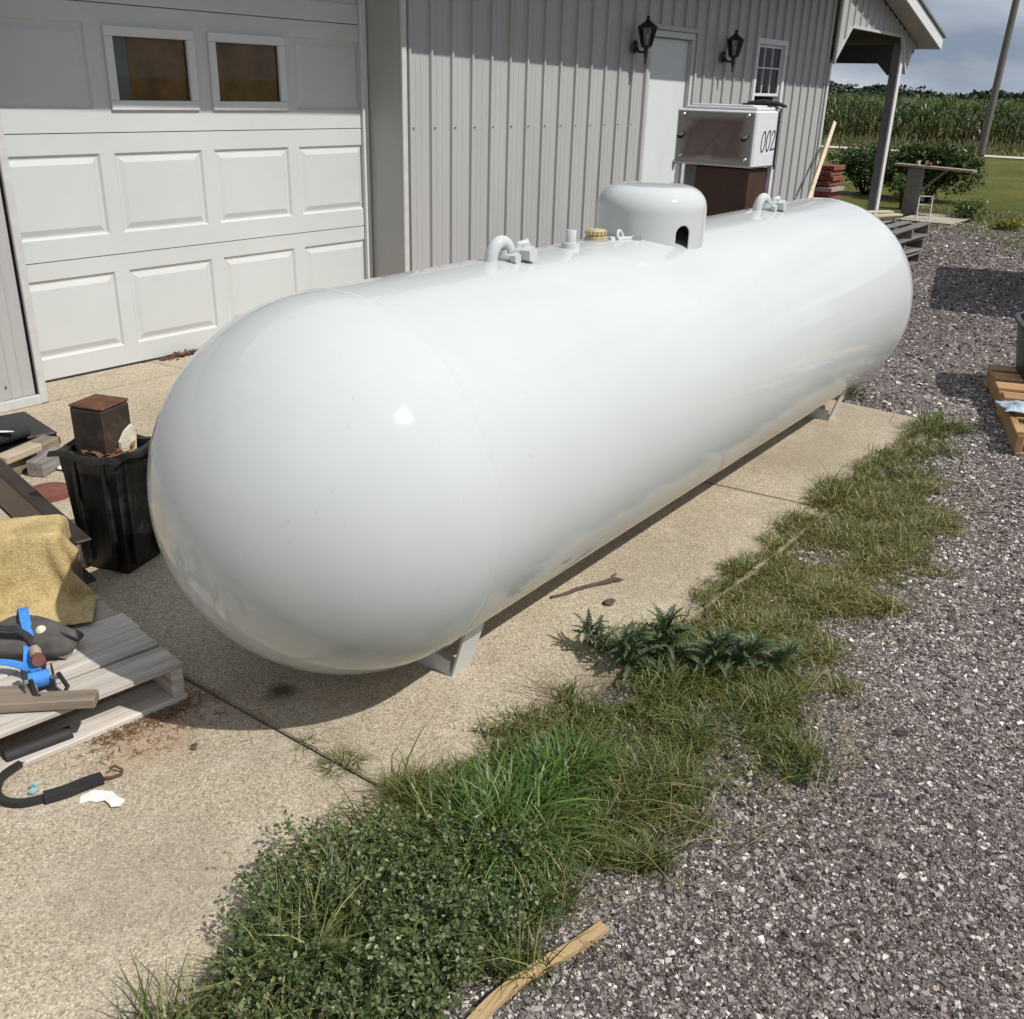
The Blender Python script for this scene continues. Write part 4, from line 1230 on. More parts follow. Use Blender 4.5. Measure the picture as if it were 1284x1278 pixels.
# rubber bungee strap on the concrete
st_ = empty('rubber_strap', (0.85, 2.08, 0), 0, 'black rubber tie-down strap with wire hooks curled on the concrete', 'strap')
O = Vector((0.85, 2.08, 0))
ribbon('strap_body', rel([(0.965, 2.205, .012), (0.90, 2.195, .010), (0.845, 2.19, .012), (0.79, 2.175, .012), (0.755, 2.13, .012), (0.75, 2.085, .012), (0.775, 2.045, .012), (0.82, 2.02, .012)]), 0.018, M['black_rubber'], st_, 0.012, 8)
ribbon('strap_grip', rel([(0.815, 2.022, .013), (0.86, 2.005, .013), (0.905, 1.995, .014), (0.945, 1.985, .012)]), 0.030, M['black_rubber'], st_, 0.018, 8)
tube('wire_hook', rel([(0.94, 1.988, .012), (0.962, 1.97, .012), (0.985, 1.965, .010), (0.995, 1.98, .010), (0.985, 1.995, .02), (0.97, 1.99, .024)]), 0.0035, M['rust'], st_, 7)
tube('wire_hook', rel([(0.955, 2.20, .012), (0.975, 2.195, .014), (0.985, 2.18, .010), (0.972, 2.17, .010)]), 0.0035, M['steel'], st_, 7)
# white torn plastic scrap
prf = [(-.055, .012), (-.03, .03), (-.005, .026), (.02, .022), (.045, .0), (.062, -.008), (.055, -.028), (.035, -.03), (.025, -.018), (.01, -.006), (-.01, -.012), (-.028, -.006), (-.048, -.014)]
sc_ = prism('plastic_scrap', prf, 0.0, 0.003, M['paper'], None, 'Z', (0.905, 1.925, 0.004), (R_(4), R_(-5), R_(-52)))
tag(sc_, 'torn white plastic scrap beside the black rubber strap', 'scrap')
tl = empty('teal_clip', (0.815, 2.075, 0.0), R_(30), 'small teal plastic clip beside the black rubber strap', 'clip')
bm = bmesh.new(); box_bm(bm, (0, 0, .006), (0.022, 0.016, 0.012), .003); box_bm(bm, (0.008, 0.0, .016), (0.008, 0.014, 0.014), .002)
link('clip_body', bm_mesh(bm, 'clip_body'), M['teal'], tl)
# needles and dead grass under the pallet edge
V, F = [], []
for k in range(700):
    t = random.random()
    cx = 1.02 + 0.30 * t + random.gauss(0, .03); cy = 2.135 - 0.03 * t + random.gauss(0, .022)
    if random.random() < .25: cx += random.gauss(-.02, .1); cy += random.gauss(-.06, .05)
    an = random.uniform(0, 6.28); l = random.uniform(.008, .032)
    p = Vector((cx, cy, random.uniform(.001, .007))); d = Vector((math.cos(an), math.sin(an), random.uniform(-.1, .2))) * l; s_ = Vector((-math.sin(an), math.cos(an), 0)) * random.uniform(.0004, .0011)
    k0 = len(V); V += [p - s_, p + s_, p + d + s_, p + d - s_]; F.append((k0, k0 + 1, k0 + 2, k0 + 3))
o = link('needles', np_mesh('needles', V, F), M['needles']); tag(o, 'rust brown pine needles and dead grass along the pallet edge', 'litter', kind='stuff')

# rusty leaf litter caught at the garage door seal
V, F = [], []
for k in range(160):
    p = Vector((3.50 + random.gauss(0, .09), 5.345 + random.gauss(0, .018), random.uniform(.002, .02))); an = random.uniform(0, 6.28); l = random.uniform(.012, .04)
    d = Vector((math.cos(an), math.sin(an), random.uniform(-.1, .5))) * l; s_ = Vector((-math.sin(an), math.cos(an), 0)) * random.uniform(.002, .007)
    k0 = len(V); V += [p - s_, p + s_, p + d + s_, p + d - s_]; F.append((k0, k0 + 1, k0 + 2, k0 + 3))
o = link('door_litter', np_mesh('door_litter', V, F), M['needles']); tag(o, 'orange brown leaf litter at the foot of the garage door', 'litter', kind='stuff')
# rear junk: black board, lumber, red lid, paper
bp = empty('black_case', (1.98, 4.60, 0), R_(-8), 'flat black case lying on the concrete near the left wall', 'case')
b2('case_body', (-0.35, -0.23, 0.0), (0.20, 0.20, 0.05), M['black_fabric'], bp, 0.012)
b2('case_lid', (-0.34, -0.22, 0.051), (0.19, 0.19, 0.07), M['black_plastic'], bp, 0.008)
tube('case_handle', [(-0.2, -0.235, .03), (-0.19, -0.27, .035), (-0.05, -0.27, .035), (-0.04, -0.235, .03)], 0.008, M['black_plastic'], bp, 8)
fx = empty('foam_roll', (1.93, 4.36, 0.075), R_(10), 'rolled black fabric lying on the black case', 'roll')
tube('roll_body', [(-0.26, 0, .03), (-0.1, .01, .035), (0.08, 0, .03)], [0.03, 0.036, 0.03], M['black_fabric'], fx, 14)
wh = empty('white_tape', (1.86, 4.33, 0.135), R_(-15), 'thin white strip of tape on the rolled black fabric', 'tape')
ribbon('tape_strip', [(-.06, .01, .01), (-.02, 0, .012), (.03, -.01, .008), (.06, .0, .0)], 0.02, M['paper'], wh, .002)
for k, (c_, rz, s_, lb, mt) in enumerate((((1.90, 4.20, 0.045), 24, (0.36, 0.09, 0.085), 'thick brown lumber offcut behind the steel channel, longest of the pile', 'wood_strip'), ((1.95, 4.10, 0.035), 30, (0.20, 0.08, 0.07), 'reddish brown lumber offcut nearest the red lid', 'wood_dark'), ((1.84, 4.12, 0.10), 18, (0.20, 0.07, 0.035), 'flat tan lumber offcut on top of the pile behind the channel', 'wood_pale'))):
    t = empty('lumber_offcut', c_, R_(rz), lb, 'lumber')
    bm = bmesh.new(); box_bm(bm, (0, 0, 0), s_, 0.005)
    link('offcut_body', bm_mesh(bm, 'offcut_body'), M[mt], t)
t = empty('red_lid', (1.80, 3.82, 0.0), 0, 'round dull red lid lying on the concrete behind the channel', 'lid')
lathe('lid_body', [(0, 0.03), (0.07, 0.03), (0.082, 0.022), (0.09, 0.022), (0.092, 0.0)], M['red_lid'], t, 32)
crumple('paper_scrap', 2.02, 4.05, 0.002, 0.05, 0.04, 0.04, M['paper'], 'crumpled white paper left of the black bin', 'scrap', 8, 0.8, 14)

# ------------------------------------------------------------------ white box on its stand behind the tank
bx_ = empty('metal_cabinet', (7.21, 3.62, 0), 0, 'white metal box with bolted steel front plate on a stand, marked 002', 'cabinet')
zb0, zb1 = 1.11, 1.50
b2('box_shell', (-0.20, -0.325, zb0), (0.215, 0.325, zb1), M['trim_white'], bx_, 0.012)
pl_ = b2('front_plate', (-0.211, -0.305, zb0 + .018), (-0.201, 0.305, zb1 - .018), M['plate'], bx_, 0.002)
for (yy, zz) in ((-0.262, 0.16), (-0.268, -0.14), (0.262, 0.155), (0.262, -0.135)):
    lathe('bolt', [(0, 0.012), (0.010, 0.011), (0.015, 0.006), (0.017, 0.0)], M['steel'], pl_, 12, (-0.005, yy, zz), (0, R_(-90), 0))
for yy in (-0.245, 0.275):
    tube('latch_knob', [(-0.005, yy, 0.0), (-0.04, yy, 0.0)], [0.018, 0.012], M['black_iron'], pl_, 10)
    tube('latch_wing', [(-0.03, yy - .03, 0.022), (-0.03, yy, 0.006)], 0.009, M['steel'], pl_, 8)
lid_ = b2('lid', (-0.16, -0.30, zb1 + .001), (0.20, 0.28, zb1 + .022), M['trim_white'], bx_, 0.006)
b2('lid_tray', (-0.10, -0.24, zb1 + .0225), (0.17, 0.26, zb1 + .034), M['trim_white'], bx_, 0.004)
tube('strap', [(0.10, -0.05, zb1 + .04), (0.13, -0.16, zb1 + .045), (0.15, -0.28, zb1 + .035), (0.16, -0.335, zb1 + .01), (0.165, -0.333, zb0 + .05), (0.165, -0.333, zb0 - .02)], 0.012, M['black_fabric'], bx_, 8, 0.6)
tube('strap_knot', [(0.08, -0.10, zb1 + .05), (0.13, -0.20, zb1 + .06), (0.16, -0.30, zb1 + .05), (0.20, -0.36, zb1 + .03)], [0.010, 0.017, 0.016, 0.009], M['black_fabric'], bx_, 8)
# hand painted 002 on the yard side (local -Y face), strokes slant like handwriting
def stroke(pts, name='painted_digit'):
    bm = bmesh.new()
    for p, q in zip(pts, pts[1:]):
        p = Vector((p[0], 0, p[1])); q = Vector((q[0], 0, q[1])); t = (q - p).normalized(); s_ = Vector((-t.z, 0, t.x)) * 0.0055
        vs_ = [bm.verts.new(c) for c in (p - s_ - t * .003, q - s_ + t * .003, q + s_ + t * .003, p + s_ - t * .003)]
        bm.faces.new(vs_)
    return link(name, bm_mesh(bm, name), M['marker'], bx_, (0, -0.3275, 0))
def zero(cx, cz, rx=0.036, rz_=0.072, sl=0.10):
    L = []
    for k in range(19):
        an = 2 * math.pi * k / 18
        zz = rz_ * math.sin(an)
        L.append((cx + rx * math.cos(an) + sl * zz, cz + zz))
    return L
stroke(zero(-0.055, 1.29, 0.030, 0.07)); stroke(zero(0.03, 1.295, 0.030, 0.07))
stroke([(0.085, 1.335), (0.095, 1.358), (0.113, 1.366), (0.13, 1.352), (0.131, 1.327), (0.106, 1.28), (0.078, 1.232), (0.145, 1.238)])
for (xx, yy) in ((-0.17, 0.295), (0.19, -0.295), (0.19, 0.295)):
    b2('stand_leg', (xx - .018, yy - .018, 0.0 - .02), (xx + .018, yy + .018, zb0 - .001), M['trim_white'], bx_, 0.003)
b2('cabinet_body', (-0.14, -0.285, -0.02), (0.17, 0.16, zb0 - .01), M['brown_panel'], bx_, 0.006)
b2('side_panel', (-0.09, 0.165, 0.02), (0.16, 0.28, zb0 - .01), M['grey_paint_and_shade'], bx_, 0.004)
# low wooden stool in front of the stand
sl_ = empty('wooden_stool', (6.55, 3.16, -0.02), R_(4), 'pale wooden stool behind the tank below the white box', 'stool')
b2('seat', (-0.15, -0.26, 0.77), (0.15, 0.2, 0.80), M['wood_pale'], sl_, 0.006)
b2('apron', (-0.165, -0.24, 0.70), (-0.151, 0.18, 0.785), M['wood_pale'], sl_, 0.004)
for xx in (-0.12, 0.12):
    for yy in (-0.2, 0.15):
        b2('leg', (xx - .02, yy - .02, 0), (xx + .02, yy + .02, 0.769), M['wood_pale'], sl_, 0.003)

# leaning pole against the far wall corner
lp = empty('leaning_board', (11.25, 4.66, -0.02), 0, 'pale wooden pole leaning on the far corner of the grey wall', 'pole')
p0 = Vector((0, 0, 0.02)); p1 = Vector((12.86, 5.005, 1.31)) - Vector((11.25, 4.66, -0.02))
bm = bmesh.new(); tube_bm(bm, [p0, p1], [0.032, 0.032], 4)
link('pole_body', bm_mesh(bm, 'pole_body'), M['wood_pale'], lp)

# ------------------------------------------------------------------ far yard things
# red brick pile under the porch
bk = empty('brick_pile', (14.2, 5.56, -0.03), R_(0), 'square pile of red bricks under the porch', 'bricks')
ms_ = None
for zc in range(11):
    for s_ in range(4):
        if zc == 6: continue
        o = box('brick', (-0.02 if zc % 2 else 0.0, -0.165 + s_ * 0.105 + (0.03 if zc % 2 else 0), 0.035 + zc * 0.069), (0.40, 0.096, 0.060), M['red_brick'], bk, 0.004, (0, 0, R_(random.uniform(-2, 2))))
b2('separator_board', (-0.24, -0.235, 6 * 0.069), (0.22, 0.22, 6 * 0.069 + .055), M['mortar'], bk, 0.004)
# loose boards on the pallet stack
for k, (p, q, w, lb) in enumerate((((10.2, 3.95, .445), (11.25, 3.50, .442), .085, 'pale loose board across the top of the dark pallet stack'), ((11.0, 3.95, .445), (11.45, 3.66, .445), .09, 'short pale board end at the back of the pallet stack'), ((10.0, 4.12, .44), (11.0, 4.02, .44), .08, 'reddish loose board at the back of the pallet stack'))):
    p, q = Vector(p), Vector(q)
    t = empty('loose_board', (p + q) / 2, math.atan2((q - p).y, (q - p).x), lb, 'board')
    bm = bmesh.new(); box_bm(bm, (0, 0, 0.012), ((q - p).length, w, 0.022), .003)
    link('board_body', bm_mesh(bm, 'board_body'), M['wood_pale' if k < 2 else 'wood_strip'], t)
# old work stand
sd = empty('work_stand', (16.0, 4.86, -0.045), 0, 'weathered grey wooden work stand in front of the bushes', 'stand')
b2('post', (-0.05, -0.12, 0.0), (0.05, 0.10, 0.70), M['wood_dark'], sd, 0.004)
tube('brace', [(0, -0.1, 0.35), (0, -0.45, 0.70)], 0.02, M['wood_dark'], sd, 6)
bm = bmesh.new(); box_bm(bm, (0, 0, 0), (1.15, 0.20, 0.035), 0.004)
link('plank', bm_mesh(bm, 'plank'), M['wood_strip'], sd, (0, -0.27, 0.72), (0, R_(-1.5), R_(90)))
for k, (yy, h) in enumerate(((-0.02, .06), (-0.14, .07), (-0.19, .05))):
    t = empty('wood_block', (16.0, 4.86 + yy, 0.694), R_(20 * k), ['small pale block at the post end of the work stand', 'small brown block in the middle of the stand top', 'small red block beside the brown block on the stand'][k], 'block')
    bm = bmesh.new(); box_bm(bm, (0, 0, h / 2), (0.05, 0.045, h), 0.006)
    link('block_body', bm_mesh(bm, 'block_body'), M[['wood_pale', 'wood_strip', 'red_brick'][k]], t)
# small wire rack
rk = empty('wire_rack', (15.4, 4.46, -0.005), R_(20), 'small white wire rack standing by the work stand', 'rack')
for yy in (-0.09, 0.09):
    tube('upright', [(0.06, yy, 0.0), (0.02, yy, 0.16), (0.0, yy * .95, 0.32)], 0.007, M['trim_white'], rk, 6)
    tube('upright', [(-0.10, yy, 0.0), (0.0, yy, 0.30)], 0.007, M['trim_white'], rk, 6)
for zz, xx in ((0.32, 0.0), (0.20, 0.015), (0.08, 0.04)):
    tube('rung', [(xx, -0.09, zz), (xx, 0.09, zz)], 0.007, M['trim_white'], rk, 6)

# utility pole across the lawn
up = empty('utility_pole', (35.3, 8.80, -0.05), 0, 'tall grey wooden utility pole at the lane', 'pole')
tube('shaft', [(0, 0, 0), (0.0, -0.08, 3.0), (0.0, -0.2, 7.0), (0, -0.26, 9.5)], [0.115, 0.105, 0.095, 0.085], M['pole_wood'], up, 14)
b2('crossarm', (-0.18, -1.3, 8.7), (-0.08, 0.85, 8.82), M['pole_wood'], up, 0.01)
for yy in (-1.2, -0.6, 0.75):
    lathe('insulator', [(0, 0.14), (0.03, 0.13), (0.05, 0.08), (0.03, 0.05), (0.05, 0.02), (0.02, 0.0)], M['grey_paint_and_shade'], up, 10, (-0.13, yy, 8.82))

# enclosed cargo trailer parked out of frame at right; only its shadow reaches the picture
tr = empty('cargo_trailer', (10.3, 0.78, -0.022), math.atan2(0.64, 2.4), 'dark grey enclosed cargo trailer parked on the gravel at right', 'trailer')
bm = bmesh.new(); box_bm(bm, (0, 0, 0.95), (2.48, 1.5, 1.0), 0.04)
# its near long side sits at local y=+0.75
link('trailer_body', bm_mesh(bm, 'trailer_body'), M['grey_paint_and_shade'], tr)
b2('chassis', (-1.9, -0.6, 0.36), (1.2, 0.6, 0.445), M['black_iron'], tr, 0.01)
for sy in (-0.66, 0.66):
    w = empty('wheel_', (0, 0, 0)); bpy.data.objects.remove(w)
    lathe('wheel', [(0.10, -0.085), (0.24, -0.09), (0.30, -0.07), (0.31, 0.0), (0.30, 0.07), (0.24, 0.09), (0.10, 0.085), (0.0, 0.06)], M['tyre'], tr, 28, (0.1, sy, 0.31), (R_(90), 0, 0))
    b2('mudguard', (-0.28, sy - .11, 0.64), (0.48, sy + .11, 0.66), M['black_iron'], tr, 0.005)
tube('drawbar', [(-1.2, 0.4, 0.4), (-2.1, 0.0, 0.42), (-2.3, 0, .42)], 0.03, M['black_iron'], tr, 8)
b2('rear_door', (1.241, -0.62, 0.55), (1.262, 0.62, 1.40), M['grey_paint_and_shade'], tr, 0.01)

# ------------------------------------------------------------------ small things on the ground
# bent pale stick on the gravel
sk = empty('pale_stick', (1.19, 0.80, 0), 0, 'pale bent wooden stake lying at the edge of the weeds', 'stick')
ribbon('stick_body', [(0.165, -0.030, 0.004), (0.10, -0.020, 0.008), (0.02, 0.0, 0.012), (-0.08, 0.022, 0.012), (-0.17, 0.030, 0.008), (-0.30, 0.022, 0.004)], 0.027, M['wood_stick'], sk, 0.011)
# twig on the concrete
tg = empty('twig', (2.58, 1.65, 0.0), 0, 'dark crooked twig on the concrete beside the tank', 'twig')
tube('twig_body', [(-0.135, 0.055, .006), (-0.08, 0.03, .007), (-0.03, 0.02, .008), (0.04, -0.005, .007), (0.085, -0.03, .008), (0.11, -0.045, .016), (0.135, -0.065, .010)], [0.005, 0.006, 0.0075, 0.007, 0.0085, 0.008, 0.003], M['twig'], tg, 7)
tube('side_twig', [(0.10, -0.04, .012), (0.115, -0.03, .02), (0.14, -0.035, .022)], [0.006, 0.005, 0.002], M['twig'], tg, 6)
for k, (px, py, l, lb) in enumerate(((2.55, 1.535, .04, 'curled dead leaf on the concrete near the crooked twig'), (1.17, 1.93, .02, 'small brown pebble of dirt right of the black strap'), (2.84, 1.36, .02, 'tiny pale stone chip on the concrete above the thistle'))):
    crumple('dead_leaf' if k == 0 else 'ground_chip', px, py, 0.0, l * .6, l * .4, l * .4, M['twig' if k < 2 else 'mortar'], lb, 'leaf' if k == 0 else 'chip', 20 + k, 0.7 * k, 8)
# ------------------------------------------------------------------ vegetation
def blades(base, h, w, lean, amt, col, seg=3, twist=0.6, rng=RNG, tipcol=None):
    N = len(base)
    ts = np.linspace(0, 1, seg + 1)
    dirs = np.stack([np.cos(lean), np.sin(lean), np.zeros(N)], 1)
    tw = lean + math.pi / 2 + rng.normal(0, twist, N)
    side = np.stack([np.cos(tw), np.sin(tw), rng.normal(0, .15, N)], 1)
    V = np.zeros((N, (seg + 1) * 2, 3)); C = np.zeros((N, (seg + 1) * 2, 3))
    for k, t in enumerate(ts):
        p = base + dirs * (amt * h * t ** 1.7)[:, None] + np.array([0, 0, 1.0]) * (h * (t - 0.45 * np.minimum(amt, 1.6) * t ** 2.6))[:, None]
        ww = w * (1 - t ** 2.2) * (0.55 + 0.9 * t * (1 - t) * 2) + 0.0004
        V[:, 2 * k] = p - side * (ww / 2)[:, None]; V[:, 2 * k + 1] = p + side * (ww / 2)[:, None]
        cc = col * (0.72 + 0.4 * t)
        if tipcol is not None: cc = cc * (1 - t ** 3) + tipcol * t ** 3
        C[:, 2 * k] = cc; C[:, 2 * k + 1] = cc
    F = np.array([(2 * k, 2 * k + 1, 2 * k + 3, 2 * k + 2) for k in range(seg)])
    off = (np.arange(N) * (seg + 1) * 2)[:, None, None]
    return V.reshape(-1, 3), (F[None] + off).reshape(-1, 4), C.reshape(-1, 3)

def leaves(P, size, col, nrm=None, rng=RNG, asp=0.5):
    """small pointed leaves folded on the midrib: six vertices, two quads"""
    N = len(P)
    d = rng.normal(size=(N, 3)); d[:, 2] = d[:, 2] * 0.6 + 0.15
    d /= np.linalg.norm(d, axis=1)[:, None]
    up = rng.normal(size=(N, 3)) * 0.6 + np.array([0, 0, 1.0])
    s = np.cross(d, up); s /= np.linalg.norm(s, axis=1)[:, None] + 1e-9
    n = np.cross(s, d)
    L = size[:, None]; w = L * asp * 0.5
    V = np.stack([P, P + d * L * .45 + s * w + n * L * .08, P + d * L, P + d * L * .45 - s * w + n * L * .08], 1)
    F = np.array([(0, 1, 2, 3)])
    off = (np.arange(N) * 4)[:, None, None]
    C = np.repeat(col[:, None, :], 4, 1) * np.array([0.8, 1, 1.1, 1])[None, :, None]
    return V.reshape(-1, 3), (F[None] + off).reshape(-1, 4), C.reshape(-1, 3)

def cat_(parts):
    V, F, C = [], [], []; o = 0
    for v, f, c in parts:
        V.append(v); F.append(f + o); C.append(c); o += len(v)
    return np.concatenate(V), np.concatenate(F), np.concatenate(C)

def pal(n, cols, wts, jit=0.18, rng=RNG):
    cols = np.array(cols); k = rng.choice(len(cols), n, p=np.array(wts) / sum(wts))
    return cols[k] * np.clip(1 + rng.normal(0, jit, (n, 1)), 0.45, 1.7)

LX = [0.3, 0.71, 0.97, 1.35, 1.88, 2.69, 3.3, 4.03, 4.7, 5.36, 5.6]
LY = [1.19, 1.22, 1.33, 1.39, 1.33, 1.31, 1.33, 1.37, 1.34, 1.37, 1.4]
RX = [0.3, 1.0, 1.27, 1.67, 2.13, 2.55, 2.96, 3.5, 4.05, 4.4, 4.9, 5.4, 5.6]
RY_ = [0.87, 0.90, 0.87, 0.82, 0.66, 0.78, 0.86, 0.80, 0.84, 1.02, 1.14, 1.15, 1.2]
def strip_pts(n, x0, x1, edge=0.05, rng=RNG, up=0.0):
    xx = rng.uniform(x0, x1, n)
    yl = np.interp(xx, LX, LY) + 0.035 * np.sin(xx * 11 + 0.7) + 0.02 * np.sin(xx * 23) + 0.02 * np.sin(xx * 41 + 1) + up
    yr = np.interp(xx, RX, RY_) + 0.055 * np.sin(xx * 13 + 2) + 0.04 * np.sin(xx * 31)
    t = rng.beta(1.15, 1.25, n)
    yy = yr + (yl - yr) * t + rng.normal(0, edge * .4, n)
    return xx, yy
def ground_z(xx, yy): return np.where(yy > 1.275, 0.0, gz(xx, yy))

GREEN = [(0.080, 0.112, 0.024), (0.115, 0.148, 0.034), (0.052, 0.076, 0.018), (0.22, 0.225, 0.085)]
OLIVE = [(0.13, 0.13, 0.030), (0.19, 0.18, 0.048), (0.27, 0.225, 0.085), (0.40, 0.33, 0.16)]
parts = []
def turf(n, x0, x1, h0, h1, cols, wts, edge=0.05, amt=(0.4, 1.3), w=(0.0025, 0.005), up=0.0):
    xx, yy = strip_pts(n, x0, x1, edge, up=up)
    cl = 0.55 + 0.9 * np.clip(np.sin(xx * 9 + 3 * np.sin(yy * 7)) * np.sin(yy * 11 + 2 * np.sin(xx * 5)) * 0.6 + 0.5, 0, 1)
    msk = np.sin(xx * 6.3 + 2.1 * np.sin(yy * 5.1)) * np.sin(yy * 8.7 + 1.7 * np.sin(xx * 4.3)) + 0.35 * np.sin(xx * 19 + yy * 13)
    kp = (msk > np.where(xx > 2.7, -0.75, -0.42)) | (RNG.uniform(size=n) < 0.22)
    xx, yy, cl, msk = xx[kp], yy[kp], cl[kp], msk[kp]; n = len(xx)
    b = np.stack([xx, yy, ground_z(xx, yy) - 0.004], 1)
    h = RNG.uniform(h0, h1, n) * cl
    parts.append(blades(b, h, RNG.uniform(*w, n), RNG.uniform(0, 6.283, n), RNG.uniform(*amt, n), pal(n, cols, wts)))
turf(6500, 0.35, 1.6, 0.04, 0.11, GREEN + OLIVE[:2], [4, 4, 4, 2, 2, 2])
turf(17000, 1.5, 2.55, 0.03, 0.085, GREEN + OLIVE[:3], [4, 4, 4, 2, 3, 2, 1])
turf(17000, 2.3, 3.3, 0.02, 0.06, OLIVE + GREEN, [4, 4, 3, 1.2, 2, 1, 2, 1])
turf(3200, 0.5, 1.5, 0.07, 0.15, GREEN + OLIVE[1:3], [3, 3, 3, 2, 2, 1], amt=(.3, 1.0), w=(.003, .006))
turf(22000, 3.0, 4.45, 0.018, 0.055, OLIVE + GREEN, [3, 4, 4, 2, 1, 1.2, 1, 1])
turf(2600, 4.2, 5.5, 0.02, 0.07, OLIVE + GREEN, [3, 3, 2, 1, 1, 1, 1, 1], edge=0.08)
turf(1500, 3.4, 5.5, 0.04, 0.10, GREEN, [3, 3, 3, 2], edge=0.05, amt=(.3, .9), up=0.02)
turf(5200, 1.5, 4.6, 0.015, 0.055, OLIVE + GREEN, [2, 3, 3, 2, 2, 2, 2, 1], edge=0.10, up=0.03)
# dry creeping runners out onto the gravel
n = 500
xx = RNG.uniform(1.2, 4.8, n); yy = np.interp(xx, RX, RY_) + RNG.normal(-0.05, 0.09, n)
parts.append(blades(np.stack([xx, yy, ground_z(xx, yy)], 1), RNG.uniform(.05, .16, n), RNG.uniform(.0015, .003, n), RNG.uniform(0, 6.28, n), RNG.uniform(1.5, 2.0, n), pal(n, [(.30, .24, .12), (.22, .17, .08), (.14, .12, .05)], [2, 2, 2])))
V, F, C = cat_(parts)
o = link('grass', np_mesh('grass', V, F, C, True), M['leaf_grass']); tag(o, 'strip of low mixed grass along the concrete edge', 'grass', kind='stuff')

# soil and thatch under the strip
n = 60; xs = np.linspace(0.3, 5.5, n)
V, F = [], []
for q in xs:
    for t in (0, .33, .66, 1):
        yl = min(np.interp(q, LX, LY), 1.262); yr = np.interp(q, RX, RY_) + 0.03 + 0.03 * math.sin(q * 13 + 2)
        yv = yr + (yl - yr) * t
        V.append((q, yv, gz(q, yv) + (0.0015 if 0 < t < 1 else -0.006)))
for i_ in range(n - 1):
    for j in range(3): F.append((i_ * 4 + j, i_ * 4 + 4 + j, i_ * 4 + 5 + j, i_ * 4 + 1 + j))
o = link('soil_strip', np_mesh('soil_strip', V, F, smooth=True), M['soil']); o['kind'] = 'structure'

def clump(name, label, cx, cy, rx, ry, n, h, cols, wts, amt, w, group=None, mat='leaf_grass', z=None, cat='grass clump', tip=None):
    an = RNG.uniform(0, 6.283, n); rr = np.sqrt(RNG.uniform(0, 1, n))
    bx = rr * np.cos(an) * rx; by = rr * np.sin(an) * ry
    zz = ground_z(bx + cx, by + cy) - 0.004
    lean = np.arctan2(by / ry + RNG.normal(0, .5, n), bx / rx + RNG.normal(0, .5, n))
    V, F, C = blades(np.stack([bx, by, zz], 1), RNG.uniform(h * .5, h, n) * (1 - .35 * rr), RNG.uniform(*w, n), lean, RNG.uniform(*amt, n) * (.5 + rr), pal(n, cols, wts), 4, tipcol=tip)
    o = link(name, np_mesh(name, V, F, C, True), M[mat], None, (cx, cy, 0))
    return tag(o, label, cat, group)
BR_G = [(0.075, 0.15, 0.022), (0.11, 0.19, 0.035), (0.055, 0.105, 0.02), (0.17, 0.21, 0.06)]
clump('grass_clump', 'tall bright green grass clump at the concrete corner, largest of the clumps', 1.44, 1.13, 0.17, 0.14, 900, 0.20, BR_G, [4, 3, 3, 1.2], (.35, 1.15), (.004, .008))
clump('grass_clump', 'bright green grass clump just behind the largest clump', 1.68, 1.13, 0.15, 0.12, 600, 0.17, BR_G, [4, 3, 3, 1], (.35, 1.2), (.003, .007))
clump('grass_clump', 'wiry brownish grass tuft at the concrete joint end', 1.40, 1.37, 0.07, 0.05, 420, 0.10, OLIVE + GREEN[:2], [3, 3, 2, 1, 1, 1], (.3, 1.2), (.0012, .0025))
clump('grass_clump', 'small grass tuft growing in the concrete joint', 1.372, 1.585, 0.05, 0.04, 150, 0.06, OLIVE[:2] + GREEN, [2, 2, 2, 2, 2, 1], (.6, 1.5), (.0012, .0028), z=0)
clump('grass_clump', 'tiny grass tuft in the concrete joint nearer the tank', 1.368, 1.72, 0.025, 0.02, 45, 0.04, OLIVE[:2] + GREEN, [2, 2, 2, 2, 2, 1], (.6, 1.5), (.001, .002), z=0)
clump('grass_clump', 'sparse wiry seed grass leaning over the concrete left of the thistle', 1.98, 1.29, 0.10, 0.08, 120, 0.19, [(.16, .12, .06), (.11, .10, .04), (.09, .11, .03)], [2, 2, 2], (.5, 1.4), (.0009, .0018))
clump('grass_clump', 'green grass tuft at the far slab corner', 5.40, 1.28, 0.20, 0.10, 300, 0.09, BR_G + OLIVE[:2], [3, 3, 2, 1, 2, 2], (.4, 1.1), (.003, .005))
clump('grass_clump', 'green grass tuft beside the far tank foot', 5.62, 1.92, 0.10, 0.10, 260, 0.15, GREEN, [3, 3, 3, 1], (.4, 1.1), (.003, .006))
clump('grass_clump', 'green grass tuft on the slab edge second from the far corner', 4.55, 1.33, 0.14, 0.06, 200, 0.085, OLIVE[:2] + GREEN, [3, 3, 2, 2, 2, 1], (.4, 1.2), (.003, .005))
clump('grass_clump', 'dark green grass tuft on the slab edge by the second joint', 4.0, 1.33, 0.16, 0.08, 300, 0.095, GREEN + OLIVE[:2], [2, 2, 2, 1, 3, 3], (.4, 1.2), (.003, .006))
clump('grass_clump', 'green grass tuft on the slab edge halfway between thistle and joint', 3.10, 1.28, 0.12, 0.07, 200, 0.085, GREEN + OLIVE[:2], [2, 2, 2, 1, 3, 3], (.4, 1.2), (.003, .006))

